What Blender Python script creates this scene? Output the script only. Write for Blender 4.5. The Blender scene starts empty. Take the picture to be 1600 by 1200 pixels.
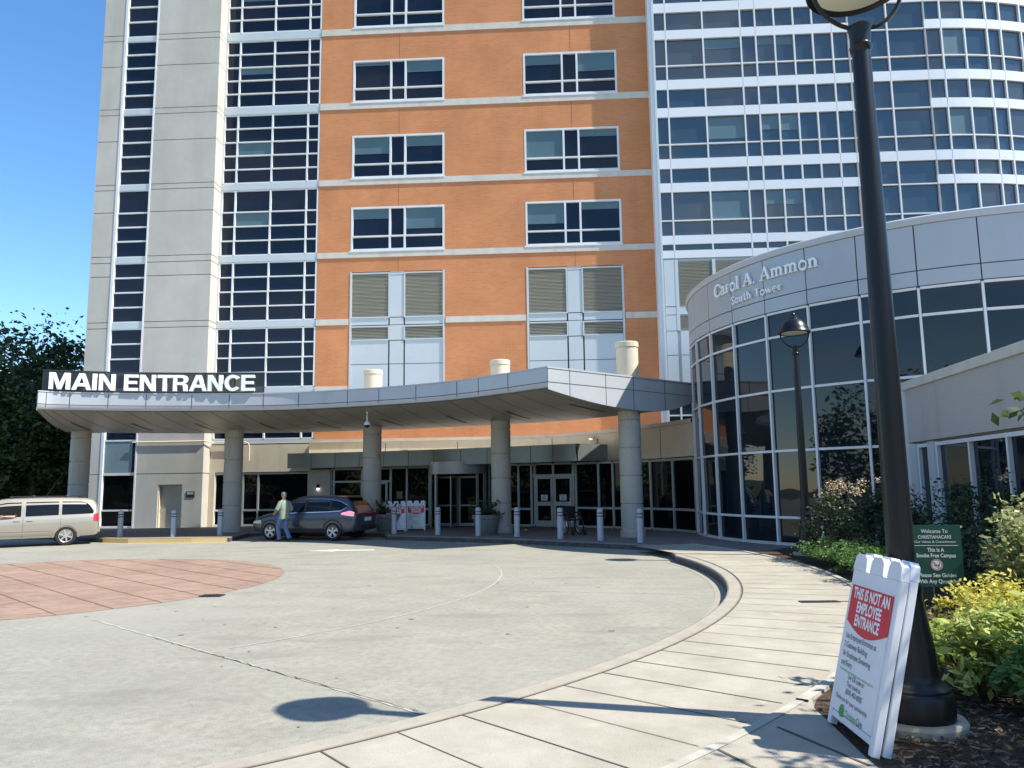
import bpy, math, random
import numpy as np
from mathutils import Vector, Matrix
R_ = math.radians
C = bpy.context.scene.collection
SC = bpy.context.scene

# ------------------------------------------------------------------ camera, sky, sun, exposure
cam = bpy.data.objects.new("camera", bpy.data.cameras.new("camera"))
C.objects.link(cam)
cam.data.sensor_width = 36.0
cam.data.lens = 27.0
cam.data.clip_start = 0.05
cam.data.clip_end = 3000
cam.matrix_world = (Matrix.Translation((0, 0, 1.75)) @ Matrix.Rotation(R_(90 + 7.6), 4, 'X')
                    @ Matrix.Rotation(R_(-0.76), 4, 'Z'))
SC.camera = cam
SC.view_settings.view_transform = 'Standard'
SC.view_settings.look = 'None'
SC.view_settings.exposure = 0.82
SC.view_settings.gamma = 1.0
SUN_EL = R_(51.5)
SUN_TO = Vector((math.cos(SUN_EL) * .963, -math.cos(SUN_EL) * .270, math.sin(SUN_EL)))
sun = bpy.data.objects.new("sun", bpy.data.lights.new("sun", 'SUN'))
C.objects.link(sun)
sun.data.energy = 5.0
sun.data.angle = R_(0.5)
sun.data.color = (1.0, .95, .86)
sun.rotation_euler = SUN_TO.to_track_quat('Z', 'Y').to_euler()
W = bpy.data.worlds.new("World")
SC.world = W
W.use_nodes = True
wn, wl = W.node_tree.nodes, W.node_tree.links
wn.clear()
sky = wn.new('ShaderNodeTexSky')
sky.sky_type = 'NISHITA'
sky.sun_disc = False
sky.sun_elevation = SUN_EL
sky.sun_rotation = R_(105.7)
sky.air_density = 1.0
sky.dust_density = 0.1
sky.ozone_density = 3.0
bg = wn.new('ShaderNodeBackground')
bg.inputs['Strength'].default_value = 0.115
wo = wn.new('ShaderNodeOutputWorld')
# a bank of soft cloud stands over the far side of the street, behind the photographer
tc = wn.new('ShaderNodeTexCoord')
sep = wn.new('ShaderNodeSeparateXYZ')
wl.new(tc.outputs['Generated'], sep.inputs[0])
mp = wn.new('ShaderNodeMapping')
mp.inputs['Scale'].default_value = (2.2, 2.2, 7.0)
wl.new(tc.outputs['Generated'], mp.inputs['Vector'])
cn = wn.new('ShaderNodeTexNoise')
cn.inputs['Scale'].default_value = 2.0
cn.inputs['Detail'].default_value = 6.0
wl.new(mp.outputs[0], cn.inputs['Vector'])
cr = wn.new('ShaderNodeMapRange')
cr.inputs[1].default_value = .46
cr.inputs[2].default_value = .80
wl.new(cn.outputs[0], cr.inputs[0])
cy = wn.new('ShaderNodeMapRange')
cy.inputs[1].default_value = -.15
cy.inputs[2].default_value = -.45
wl.new(sep.outputs['Y'], cy.inputs[0])
cm = wn.new('ShaderNodeMath')
cm.operation = 'MULTIPLY'
wl.new(cr.outputs[0], cm.inputs[0])
wl.new(cy.outputs[0], cm.inputs[1])
cx = wn.new('ShaderNodeMix')
cx.data_type = 'RGBA'
wl.new(cm.outputs[0], cx.inputs[0])
hs = wn.new('ShaderNodeHueSaturation')
hs.inputs['Saturation'].default_value = 1.2
hs.inputs['Value'].default_value = 1.27
wl.new(sky.outputs[0], hs.inputs['Color'])
wl.new(hs.outputs[0], cx.inputs[6])
cx.inputs[7].default_value = (5.2, 5.5, 6.0, 1)
wl.new(cx.outputs[2], bg.inputs['Color'])
wl.new(bg.outputs[0], wo.inputs[0])

# ------------------------------------------------------------------ materials
def pmat(name, col, rough=.6, metal=0., col2=None, nscale=3., bump=0., bscale=40., spec=.5, detail=5.,
         lo=.35, hi=.65, stretch=None, coat=0.):
    m = bpy.data.materials.new(name)
    m.use_nodes = True
    n, l = m.node_tree.nodes, m.node_tree.links
    b = n['Principled BSDF']
    b.inputs['Base Color'].default_value = (*col, 1)
    b.inputs['Roughness'].default_value = rough
    b.inputs['Metallic'].default_value = metal
    b.inputs['Specular IOR Level'].default_value = spec
    b.inputs['Coat Weight'].default_value = coat
    t = n.new('ShaderNodeTexCoord')
    vec = t.outputs['Object']
    if stretch:
        mm = n.new('ShaderNodeMapping')
        mm.inputs['Scale'].default_value = stretch
        l.new(vec, mm.inputs[0])
        vec = mm.outputs[0]
    if col2:
        a = n.new('ShaderNodeTexNoise')
        a.inputs['Scale'].default_value = nscale
        a.inputs['Detail'].default_value = detail
        a.inputs['Roughness'].default_value = .65
        l.new(vec, a.inputs['Vector'])
        r = n.new('ShaderNodeMapRange')
        r.inputs[1].default_value = lo
        r.inputs[2].default_value = hi
        l.new(a.outputs[0], r.inputs[0])
        x = n.new('ShaderNodeMix')
        x.data_type = 'RGBA'
        l.new(r.outputs[0], x.inputs[0])
        x.inputs[6].default_value = (*col, 1)
        x.inputs[7].default_value = (*col2, 1)
        l.new(x.outputs[2], b.inputs['Base Color'])
    if bump:
        a2 = n.new('ShaderNodeTexNoise')
        a2.inputs['Scale'].default_value = bscale
        a2.inputs['Detail'].default_value = 4
        l.new(vec, a2.inputs['Vector'])
        bp = n.new('ShaderNodeBump')
        bp.inputs['Strength'].default_value = bump
        bp.inputs['Distance'].default_value = .02
        l.new(a2.outputs[0], bp.inputs['Height'])
        l.new(bp.outputs[0], b.inputs['Normal'])
    return m

def mix_layer(m, col, scale, lo, hi, fac=1., stretch=None, detail=4., kind='noise'):
    """lay one more colour over what a material has, masked by a noise or by scattered spots"""
    n, l = m.node_tree.nodes, m.node_tree.links
    b = n['Principled BSDF']
    src = b.inputs['Base Color'].links[0].from_socket if b.inputs['Base Color'].links else None
    t = n.new('ShaderNodeTexCoord')
    vec = t.outputs['Object']
    if stretch:
        mm = n.new('ShaderNodeMapping')
        mm.inputs['Scale'].default_value = stretch
        l.new(vec, mm.inputs[0])
        vec = mm.outputs[0]
    if kind == 'noise':
        a = n.new('ShaderNodeTexNoise')
        a.inputs['Detail'].default_value = detail
        out = a.outputs[0]
    else:
        a = n.new('ShaderNodeTexVoronoi')
        out = a.outputs['Distance']
    a.inputs['Scale'].default_value = scale
    l.new(vec, a.inputs['Vector'])
    r = n.new('ShaderNodeMapRange')
    r.inputs[1].default_value = lo
    r.inputs[2].default_value = hi
    r.inputs[4].default_value = fac
    l.new(out, r.inputs[0])
    x = n.new('ShaderNodeMix')
    x.data_type = 'RGBA'
    l.new(r.outputs[0], x.inputs[0])
    if src:
        l.new(src, x.inputs[6])
    else:
        x.inputs[6].default_value = b.inputs['Base Color'].default_value
    x.inputs[7].default_value = (*col, 1)
    l.new(x.outputs[2], b.inputs['Base Color'])
    return m

def brick_mat(name, c1, c2, mortar, bw, bh, plane='xz', msize=.012, rough=.85):
    m = bpy.data.materials.new(name)
    m.use_nodes = True
    n, l = m.node_tree.nodes, m.node_tree.links
    b = n['Principled BSDF']
    b.inputs['Roughness'].default_value = rough
    b.inputs['Specular IOR Level'].default_value = .2
    t = n.new('ShaderNodeTexCoord')
    s = n.new('ShaderNodeSeparateXYZ')
    l.new(t.outputs['Object'], s.inputs[0])
    c = n.new('ShaderNodeCombineXYZ')
    l.new(s.outputs['X'], c.inputs[0])
    l.new(s.outputs['Z' if plane == 'xz' else 'Y'], c.inputs[1])
    k = n.new('ShaderNodeTexBrick')
    k.inputs['Scale'].default_value = 1.0
    k.inputs['Brick Width'].default_value = bw
    k.inputs['Row Height'].default_value = bh
    k.inputs['Mortar Size'].default_value = msize
    k.inputs['Color1'].default_value = (*c1, 1)
    k.inputs['Color2'].default_value = (*c2, 1)
    k.inputs['Mortar'].default_value = (*mortar, 1)
    l.new(c.outputs[0], k.inputs['Vector'])
    a = n.new('ShaderNodeTexNoise')
    a.inputs['Scale'].default_value = .55
    a.inputs['Detail'].default_value = 6
    l.new(t.outputs['Object'], a.inputs['Vector'])
    r = n.new('ShaderNodeMapRange')
    r.inputs[1].default_value = .3
    r.inputs[2].default_value = .7
    r.inputs[3].default_value = .88
    r.inputs[4].default_value = 1.1
    l.new(a.outputs[0], r.inputs[0])
    x = n.new('ShaderNodeVectorMath')
    x.operation = 'SCALE'
    l.new(k.outputs['Color'], x.inputs[0])
    l.new(r.outputs[0], x.inputs['Scale'])
    l.new(x.outputs[0], b.inputs['Base Color'])
    return m

def leaf_mat(name, c1, c2, trans=.25, rough=.5):
    m = bpy.data.materials.new(name)
    m.use_nodes = True
    n, l = m.node_tree.nodes, m.node_tree.links
    b = n['Principled BSDF']
    b.inputs['Roughness'].default_value = rough
    b.inputs['Specular IOR Level'].default_value = .35
    g = n.new('ShaderNodeNewGeometry')
    x = n.new('ShaderNodeMix')
    x.data_type = 'RGBA'
    l.new(g.outputs['Random Per Island'], x.inputs[0])
    x.inputs[6].default_value = (*c1, 1)
    x.inputs[7].default_value = (*c2, 1)
    l.new(x.outputs[2], b.inputs['Base Color'])
    tr = n.new('ShaderNodeBsdfTranslucent')
    l.new(x.outputs[2], tr.inputs['Color'])
    ms = n.new('ShaderNodeMixShader')
    ms.inputs[0].default_value = trans
    l.new(b.outputs[0], ms.inputs[1])
    l.new(tr.outputs[0], ms.inputs[2])
    l.new(ms.outputs[0], n['Material Output'].inputs['Surface'])
    return m

def glass_mat(name, col, ior=1.5, rough=.02, wob=.012):
    m = bpy.data.materials.new(name)
    m.use_nodes = True
    n, l = m.node_tree.nodes, m.node_tree.links
    b = n['Principled BSDF']
    b.inputs['Base Color'].default_value = (*col, 1)
    b.inputs['Roughness'].default_value = rough
    b.inputs['IOR'].default_value = ior
    t = n.new('ShaderNodeTexCoord')
    a = n.new('ShaderNodeTexNoise')
    a.inputs['Scale'].default_value = .9
    a.inputs['Detail'].default_value = 1
    l.new(t.outputs['Object'], a.inputs['Vector'])
    bp = n.new('ShaderNodeBump')
    bp.inputs['Strength'].default_value = .25
    bp.inputs['Distance'].default_value = wob
    l.new(a.outputs[0], bp.inputs['Height'])
    l.new(bp.outputs[0], b.inputs['Normal'])
    return m

def emit_mat(name, col, s):
    m = bpy.data.materials.new(name)
    m.use_nodes = True
    b = m.node_tree.nodes['Principled BSDF']
    b.inputs['Base Color'].default_value = (*col, 1)
    b.inputs['Emission Color'].default_value = (*col, 1)
    b.inputs['Emission Strength'].default_value = s
    return m

M = {}
M['road'] = pmat('road_concrete', (.262, .252, .203), .8, col2=(.325, .313, .255), nscale=1.4, bump=.25, bscale=60, spec=.25, detail=9)
mix_layer(M['road'], (.175, .17, .145), .35, .52, .75, .45, detail=6)
mix_layer(M['road'], (.345, .335, .295), 2.6, .60, .78, .5, stretch=(1, .3, 1))
mix_layer(M['road'], (.19, .185, .155), 11., .42, .66, .5, detail=8)
mix_layer(M['road'], (.15, .148, .125), 55., .56, .68, .55, detail=2)
mix_layer(M['road'], (.36, .355, .32), 70., .58, .70, .5, detail=2)
mix_layer(M['road'], (.17, .165, .14), .9, .57, .66, .35, stretch=(.5, 1.6, 1), detail=8)
mix_layer(M['road'], (.31, .30, .255), .22, .50, .62, .45, detail=3)
M['walk'] = pmat('walk_concrete', (.315, .285, .228), .8, col2=(.39, .36, .295), nscale=2.0, bump=.2, bscale=70, spec=.25, detail=8)
mix_layer(M['walk'], (.27, .24, .185), 1.1, .55, .8, .5, detail=6)
mix_layer(M['walk'], (.22, .195, .15), 60., .60, .72, .4, detail=2)
mix_layer(M['walk'], (.44, .41, .345), 5., .58, .75, .5)
M['plaza'] = pmat('plaza_paving', (.15, .137, .125), .85, col2=(.2, .182, .165), nscale=2.5, bump=.15, spec=.2)
M['kerb'] = pmat('kerb_concrete', (.30, .27, .22), .8, col2=(.36, .33, .27), nscale=4, bump=.2, spec=.25)
M['edging'] = pmat('edging_concrete', (.43, .41, .35), .8, col2=(.35, .33, .275), nscale=6, spec=.25)
M['joint'] = pmat('joint_sealant', (.11, .098, .078), .9, spec=.1)
M['lightjoint'] = pmat('light_joint', (.44, .43, .37), .9, col2=(.34, .33, .29), nscale=5, spec=.1)
M['yellow'] = pmat('yellow_paint', (.58, .42, .14), .7, col2=(.5, .44, .3), nscale=7)
M['whitepaint'] = pmat('white_road_paint', (.7, .7, .67), .7, col2=(.5, .5, .47), nscale=7)
M['lawn'] = pmat('grass', (.05, .08, .025), .9, col2=(.08, .1, .035), nscale=4)
M['mulch'] = pmat('mulch', (.045, .03, .02), .95, col2=(.1, .07, .05), nscale=25, bump=.8, bscale=50, spec=.1)
M['chip'] = leaf_mat('wood_chip', (.05, .035, .025), (.2, .15, .11), .0, .9)
M['paver'] = brick_mat('red_pavers', (.32, .225, .165), (.255, .165, .12), (.24, .17, .13), .2, .1, 'xy', .008)
mix_layer(M['paver'], (.36, .26, .195), .9, .45, .75, .5, detail=6)
M['brick'] = brick_mat('orange_brick', (.60, .242, .104), (.545, .212, .088), (.53, .27, .14), .30, .10)
M['stone'] = pmat('pale_stone', (.62, .59, .52), .8, col2=(.55, .52, .46), nscale=2, spec=.3)
mix_layer(M['brick'], (.36, .145, .07), .9, .55, .80, .28, stretch=(1.6, 1.6, .14), detail=6)
mix_layer(M['stone'], (.40, .37, .31), 1.2, .52, .78, .5, stretch=(1.5, 1.5, .5), detail=6)
M['concrete'] = pmat('precast_concrete', (.45, .43, .38), .85, col2=(.52, .5, .45), nscale=.6, bump=.08, bscale=30, spec=.25, detail=8)
mix_layer(M['concrete'], (.36, .34, .29), 1.2, .52, .8, .5, stretch=(1.2, 1.2, .12), detail=6)
M['cream'] = pmat('cream_precast', (.60, .525, .39), .85, col2=(.66, .585, .455), nscale=.8, bump=.08, bscale=30, spec=.25, detail=7)
mix_layer(M['cream'], (.38, .33, .24), 1.5, .56, .8, .5, stretch=(1.3, 1.3, .15))
M['column'] = pmat('column_aggregate', (.36, .345, .30), .9, col2=(.5, .475, .42), nscale=38, bump=.3, bscale=90, spec=.2, detail=3)
mix_layer(M['column'], (.22, .205, .17), .8, .54, .78, .5, stretch=(1.4, 1.4, .2), detail=6)
M['wallgrey'] = pmat('grey_precast', (.40, .385, .36), .9, col2=(.48, .465, .44), nscale=28, bump=.2, bscale=60, spec=.2, detail=6)
mix_layer(M['wallgrey'], (.3, .29, .27), 1.6, .55, .8, .5, stretch=(1.2, 1.2, .12))
M['dark'] = pmat('dark_void', (.012, .012, .013), .9, spec=.1)
M['seam'] = pmat('panel_seam', (.06, .065, .07), .8, spec=.2)
M['white'] = pmat('white_aluminium', (.70, .735, .745), .45, col2=(.68, .71, .75), nscale=.8)
M['wjoint'] = pmat('white_joint', (.42, .45, .48), .6)
M['panel'] = pmat('pale_metal_panel', (.53, .585, .60), .45, metal=.1, col2=(.49, .545, .565), nscale=.5)
M['alu'] = pmat('brushed_alu_panel', (.42, .44, .455), .4, metal=.2, col2=(.38, .40, .42), nscale=.6, stretch=(1, 1, .4))
M['canopy'] = pmat('canopy_metal', (.45, .47, .485), .4, metal=.12, col2=(.42, .44, .46), nscale=.5)
mix_layer(M['canopy'], (.33, .34, .34), .9, .55, .8, .4, stretch=(1.5, 1.5, .25), detail=6)
M['soffit'] = pmat('soffit_metal', (.34, .32, .27), .4, metal=.3, col2=(.29, .27, .225), nscale=.8, detail=5)
M['hood'] = pmat('hood_metal', (.26, .29, .28), .3, metal=.5, col2=(.22, .245, .24), nscale=.4)
M['frame'] = pmat('grey_frame', (.36, .38, .36), .45, metal=.3)
M['wframe'] = pmat('white_frame', (.70, .72, .72), .45, col2=(.63, .65, .66), nscale=1.2)
M['glass'] = glass_mat('navy_window_glass', (.007, .014, .030), 1.38)
M['glassd'] = glass_mat('black_door_glass', (.004, .004, .005), 1.22)
M['glassb'] = glass_mat('blue_curtain_glass', (.032, .058, .078), 1.78)
M['glassr'] = glass_mat('smoked_rotunda_glass', (.005, .010, .016), 1.5, .015, .02)
M['blind'] = pmat('roller_blind', (.085, .155, .18), .35, col2=(.07, .135, .16), nscale=.7)
M['blindb'] = pmat('roller_blind_pale', (.11, .18, .21), .3, col2=(.085, .15, .18), nscale=.7)
M['spandrel'] = pmat('teal_spandrel', (.17, .25, .27), .25, col2=(.15, .22, .24), nscale=1)
M['black'] = pmat('black_gloss_paint', (.006, .0065, .0075), .33, spec=.38, bump=.04, bscale=120)
M['blackm'] = pmat('matt_black', (.012, .012, .013), .6)
M['signwhite'] = pmat('white_plastic', (.75, .77, .79), .4, col2=(.7, .72, .75), nscale=6)
M['letter'] = pmat('white_letter', (.86, .87, .88), .45)
M['letter2'] = pmat('silver_letter', (.72, .76, .8), .35)
M['red'] = pmat('sign_red', (.62, .028, .045), .45)
M['ink'] = pmat('grey_ink', (.10, .105, .12), .7)
M['logogreen'] = pmat('logo_green', (.10, .42, .10), .6)
M['green'] = pmat('sign_green', (.008, .07, .05), .4, col2=(.01, .08, .058), nscale=5)
M['bollard'] = pmat('bollard_grey', (.42, .455, .48), .5, col2=(.36, .39, .42), nscale=7)
M['navy'] = pmat('navy_band', (.02, .03, .09), .5)
M['pot'] = pmat('planter_grey', (.2, .225, .205), .8, col2=(.15, .17, .155), nscale=8, bump=.2)
M['lens'] = pmat('lamp_lens', (.62, .62, .5), .35)
M['lensw'] = emit_mat('lit_lamp', (1, .95, .8), 3.)
M['tyre'] = pmat('tyre', (.012, .012, .013), .8)
M['rim'] = pmat('alloy', (.62, .63, .65), .3, metal=.7)
M['suv'] = pmat('dark_grey_paint', (.075, .09, .115), .28, metal=.5, coat=.6)
M['van'] = pmat('champagne_paint', (.37, .335, .27), .3, metal=.35, coat=.6)
M['carglass'] = glass_mat('car_glass', (.006, .008, .011), 1.36, .02, .0)
M['trim'] = pmat('dark_trim', (.02, .02, .022), .5)
M['chrome'] = pmat('chrome', (.7, .7, .72), .15, metal=1.)
M['tail'] = pmat('tail_red', (.5, .012, .02), .2, coat=.5)
M['tailp'] = emit_mat('pink_tail_lamp', (.9, .30, .36), .55)  # emission added so the pink lens reads bright
M['skin'] = pmat('skin', (.50, .29, .21), .55)
M['shirt'] = pmat('sage_shirt', (.27, .31, .245), .9, col2=(.22, .255, .20), nscale=12, bump=.4, bscale=14)
M['jeans'] = pmat('blue_jeans', (.075, .14, .29), .9, col2=(.11, .19, .36), nscale=9, bump=.3, bscale=14)
M['shoe'] = pmat('dark_shoe', (.03, .035, .05), .7)
M['cap'] = pmat('grey_cap', (.22, .21, .2), .9)
M['bark'] = pmat('bark', (.09, .06, .045), .95, col2=(.05, .035, .028), nscale=12, bump=.6, bscale=20)
M['barkr'] = pmat('reddish_bark', (.16, .085, .06), .95, col2=(.09, .05, .04), nscale=12, bump=.6, bscale=20)
M['lf_tree'] = leaf_mat('tree_leaf', (.022, .045, .014), (.05, .085, .024), .25)
M['lf_back'] = leaf_mat('wood_leaf', (.03, .055, .018), (.06, .09, .03), .2)
M['lf_shade'] = leaf_mat('dogwood_leaf', (.05, .09, .025), (.10, .15, .04), .35)
M['lf_dark'] = leaf_mat('dark_shrub_leaf', (.03, .055, .024), (.055, .085, .035), .2)
M['lf_green'] = leaf_mat('green_leaf', (.07, .15, .035), (.15, .26, .065), .3)
M['lf_yel'] = leaf_mat('golden_leaf', (.50, .48, .06), (.70, .63, .17), .38)
M['lf_var'] = leaf_mat('variegated_leaf', (.12, .17, .045), (.58, .57, .27), .3)
M['lf_hosta'] = leaf_mat('lime_leaf', (.20, .29, .05), (.52, .55, .16), .38)
M['bloom'] = leaf_mat('faded_bloom', (.50, .36, .22), (.62, .5, .36), .2)
def louvre_mat():
    m = pmat('louvre_slats', (.13, .145, .13), .5, metal=.3)
    n, l = m.node_tree.nodes, m.node_tree.links
    b = n['Principled BSDF']
    t = n.new('ShaderNodeTexCoord')
    w = n.new('ShaderNodeTexWave')
    w.bands_direction = 'Z'
    w.inputs['Scale'].default_value = 6.0
    l.new(t.outputs['Object'], w.inputs['Vector'])
    x = n.new('ShaderNodeMix')
    x.data_type = 'RGBA'
    l.new(w.outputs[0], x.inputs[0])
    x.inputs[6].default_value = (.30, .32, .30, 1)
    x.inputs[7].default_value = (.40, .40, .32, 1)
    l.new(x.outputs[2], b.inputs['Base Color'])
    return m
M['louvre'] = louvre_mat()
def smoke_mat():
    m = bpy.data.materials.new('smoked_acrylic')
    m.use_nodes = True
    n, l = m.node_tree.nodes, m.node_tree.links
    b = n['Principled BSDF']
    b.inputs['Base Color'].default_value = (.012, .012, .014, 1)
    b.inputs['Roughness'].default_value = .15
    t = n.new('ShaderNodeBsdfTransparent')
    t.inputs['Color'].default_value = (.6, .58, .55, 1)
    x = n.new('ShaderNodeMixShader')
    x.inputs[0].default_value = .14
    l.new(b.outputs[0], x.inputs[1])
    l.new(t.outputs[0], x.inputs[2])
    l.new(x.outputs[0], n['Material Output'].inputs['Surface'])
    return m
M['smoke'] = smoke_mat()

# ------------------------------------------------------------------ mesh helpers
class MB:
    def __init__(s):
        s.v, s.f, s.m = [], [], []
    def face(s, pts, mi=0):
        i = len(s.v)
        s.v += [tuple(p) for p in pts]
        s.f.append(tuple(range(i, i + len(pts))))
        s.m.append(mi)
    def grid(s, rows, mi=0, closed=False):
        i = len(s.v)
        nr, nc = len(rows), len(rows[0])
        for r in rows:
            s.v += [tuple(p) for p in r]
        for a in range(nr - 1):
            for b in range(nc if closed else nc - 1):
                b2 = (b + 1) % nc
                s.f.append((i + a * nc + b, i + a * nc + b2, i + (a + 1) * nc + b2, i + (a + 1) * nc + b))
                s.m.append(mi)
        return i
    def obox(s, c, ax, ay, az, mi=0):
        c, ax, ay, az = Vector(c), Vector(ax), Vector(ay), Vector(az)
        P = [c + ax * i + ay * j + az * k for i in (-1, 1) for j in (-1, 1) for k in (-1, 1)]
        i = len(s.v)
        s.v += [tuple(p) for p in P]
        for q in ((0, 1, 3, 2), (4, 6, 7, 5), (0, 4, 5, 1), (2, 3, 7, 6), (0, 2, 6, 4), (1, 5, 7, 3)):
            s.f.append(tuple(i + k for k in q))
            s.m.append(mi)
    def box(s, x0, x1, y0, y1, z0, z1, mi=0):
        s.obox(((x0 + x1) / 2, (y0 + y1) / 2, (z0 + z1) / 2), ((x1 - x0) / 2, 0, 0), (0, (y1 - y0) / 2, 0),
               (0, 0, (z1 - z0) / 2), mi)
    def bar(s, p, q, w, h, up=(0, 0, 1), mi=0):
        p, q = Vector(p), Vector(q)
        d = (q - p)
        n = d.normalized()
        u = Vector(up)
        sd = n.cross(u).normalized()
        u = sd.cross(n).normalized()
        s.obox((p + q) / 2, d / 2, sd * (w / 2), u * (h / 2), mi)
    def tube(s, pts, r, n=8, mi=0, cap=True):
        pts = [Vector(p) for p in pts]
        k = len(pts)
        rr = r if isinstance(r, (list, tuple)) else [r] * k
        rows, prev = [], None
        for a in range(k):
            d = (pts[min(a + 1, k - 1)] - pts[max(a - 1, 0)]).normalized()
            if prev is None:
                ref = Vector((0, 0, 1)) if abs(d.z) < .9 else Vector((1, 0, 0))
                e = d.cross(ref).normalized()
            else:
                e = (prev - d * prev.dot(d)).normalized()
            prev = e
            g = d.cross(e)
            rows.append([pts[a] + (e * math.cos(2 * math.pi * b / n) + g * math.sin(2 * math.pi * b / n)) * rr[a]
                         for b in range(n)])
        s.grid(rows, mi, True)
        if cap:
            s.face(rows[0][::-1], mi)
            s.face(rows[-1], mi)
    def lathe(s, prof, n=24, c=(0, 0, 0), mi=0, cap=True):
        rows = [[(c[0] + r * math.cos(2 * math.pi * b / n), c[1] + r * math.sin(2 * math.pi * b / n), c[2] + z)
                 for b in range(n)] for r, z in prof]
        s.grid(rows, mi, True)
        if cap:
            s.face(rows[0][::-1], mi)
            s.face(rows[-1], mi)
    def prism(s, poly, z0, z1, mi=0, bottom=True):
        n = len(poly)
        for a in range(n):
            p, q = poly[a], poly[(a + 1) % n]
            s.face([(p[0], p[1], z0), (q[0], q[1], z0), (q[0], q[1], z1), (p[0], p[1], z1)], mi)
        s.face([(p[0], p[1], z1) for p in poly], mi)
        if bottom:
            s.face([(p[0], p[1], z0) for p in poly][::-1], mi)
    def add(s, verts, faces, mi=0):
        i = len(s.v)
        s.v += [tuple(v) for v in verts]
        s.f += [tuple(i + k for k in f) for f in faces]
        s.m += [mi] * len(faces)
    def build(s, name, mats, parent=None, smooth=False, bevel=0., world=False, angle=35):
        off = Vector((0, 0, 0))
        if world and parent is not None:
            t = parent
            while t.parent:
                t = t.parent
            off = Vector(t.location)
        me = bpy.data.meshes.new(name)
        me.from_pydata([(x - off.x, y - off.y, z - off.z) for x, y, z in s.v], [], s.f)
        if not isinstance(mats, (list, tuple)):
            mats = [mats]
        for m in mats:
            me.materials.append(m)
        if len(mats) > 1:
            me.polygons.foreach_set('material_index', s.m)
        if smooth:
            me.polygons.foreach_set('use_smooth', [True] * len(me.polygons))
            if smooth != 'all':
                me.set_sharp_from_angle(angle=R_(angle))
        me.update()
        o = bpy.data.objects.new(name, me)
        C.objects.link(o)
        if parent is not None:
            o.parent = parent
        if bevel:
            b = o.modifiers.new('bevel', 'BEVEL')
            b.width = bevel
            b.segments = 2
            b.limit_method = 'ANGLE'
        return o

def tag(o, label, cat, group=None, kind=None):
    o['label'] = label
    o['category'] = cat
    if group:
        o['group'] = group
    if kind:
        o['kind'] = kind
    return o
def thing(name, loc, label, cat, group=None, rz=0.):
    o = bpy.data.objects.new(name, None)
    o.empty_display_size = .3
    C.objects.link(o)
    o.location = loc
    o.rotation_euler = (0, 0, rz)
    return tag(o, label, cat, group)
def struct(o):
    o['kind'] = 'structure'
    return o
def copy_tree(o, parent=None):
    c = o.copy()
    C.objects.link(c)
    c.parent = parent
    for ch in o.children:
        copy_tree(ch, c)
    return c
def unit(x, y):
    l = math.hypot(x, y)
    return x / l, y / l
def spline(P, n, t0=0., t1=1.):
    """Catmull-Rom through P, n samples, uniform parameter"""
    P = np.array(P, float)
    Q = np.vstack([2 * P[0] - P[1], P, 2 * P[-1] - P[-2]])
    out = []
    for t in np.linspace(t0, t1, n) * (len(P) - 1):
        i = min(int(t), len(P) - 2)
        u = t - i
        a, b, c, d = Q[i:i + 4]
        out.append(.5 * (2 * b + (c - a) * u + (2 * a - 5 * b + 4 * c - d) * u * u + (3 * b - a - 3 * c + d) * u ** 3))
    return np.array(out)
def holes(mb, u0, u1, z0, z1, H, v=0., depth=.12, mi=0):
    """a flat wall face at y=v with rectangular openings and reveals"""
    us = sorted({u0, u1, *[h[0] for h in H], *[h[1] for h in H]})
    zs = sorted({z0, z1, *[h[2] for h in H], *[h[3] for h in H]})
    for a, b in zip(us, us[1:]):
        for c, d in zip(zs, zs[1:]):
            um, zm = (a + b) / 2, (c + d) / 2
            if any(h[0] < um < h[1] and h[2] < zm < h[3] for h in H):
                continue
            mb.face([(a, v, c), (b, v, c), (b, v, d), (a, v, d)], mi)
    for a, b, c, d in H:
        mb.face([(a, v, c), (a, v + depth, c), (b, v + depth, c), (b, v, c)], mi)
        mb.face([(a, v, d), (b, v, d), (b, v + depth, d), (a, v + depth, d)], mi)
        mb.face([(a, v, c), (a, v, d), (a, v + depth, d), (a, v + depth, c)], mi)
        mb.face([(b, v, c), (b, v + depth, c), (b, v + depth, d), (b, v, d)], mi)
RG = random.Random(5)
def pane(mb, a, b, c, d, v, tilt=.006, mi=0):
    t = [RG.uniform(-tilt, tilt) for _ in range(3)]
    mb.face([(a, v + t[0], c), (b, v + t[1], c), (b, v + t[1] + t[2], d), (a, v + t[0] + t[2], d)], mi)
_txt = {}
def text2d(body, bold=0., res=4):
    """outline of a line of text as flat faces, cap height about .7, starting at x = 0"""
    k = (body, bold)
    if k in _txt:
        return _txt[k]
    cu = bpy.data.curves.new('lettering', 'FONT')
    cu.body = body
    cu.offset = bold
    cu.resolution_u = res
    cu.fill_mode = 'FRONT'
    o = bpy.data.objects.new('lettering', cu)
    C.objects.link(o)
    dg = bpy.context.evaluated_depsgraph_get()
    me = bpy.data.meshes.new_from_object(o.evaluated_get(dg))
    V = np.array([v.co[:] for v in me.vertices]) if len(me.vertices) else np.zeros((0, 3))
    F = [tuple(p.vertices) for p in me.polygons]
    E = {}
    for f in F:
        for a, b in zip(f, f[1:] + f[:1]):
            e = (min(a, b), max(a, b))
            E.setdefault(e, []).append((a, b))
    edge = [x[0] for x in E.values() if len(x) == 1]
    bpy.data.objects.remove(o)
    bpy.data.curves.remove(cu)
    bpy.data.meshes.remove(me)
    _txt[k] = (V, F, edge)
    return _txt[k]
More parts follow.
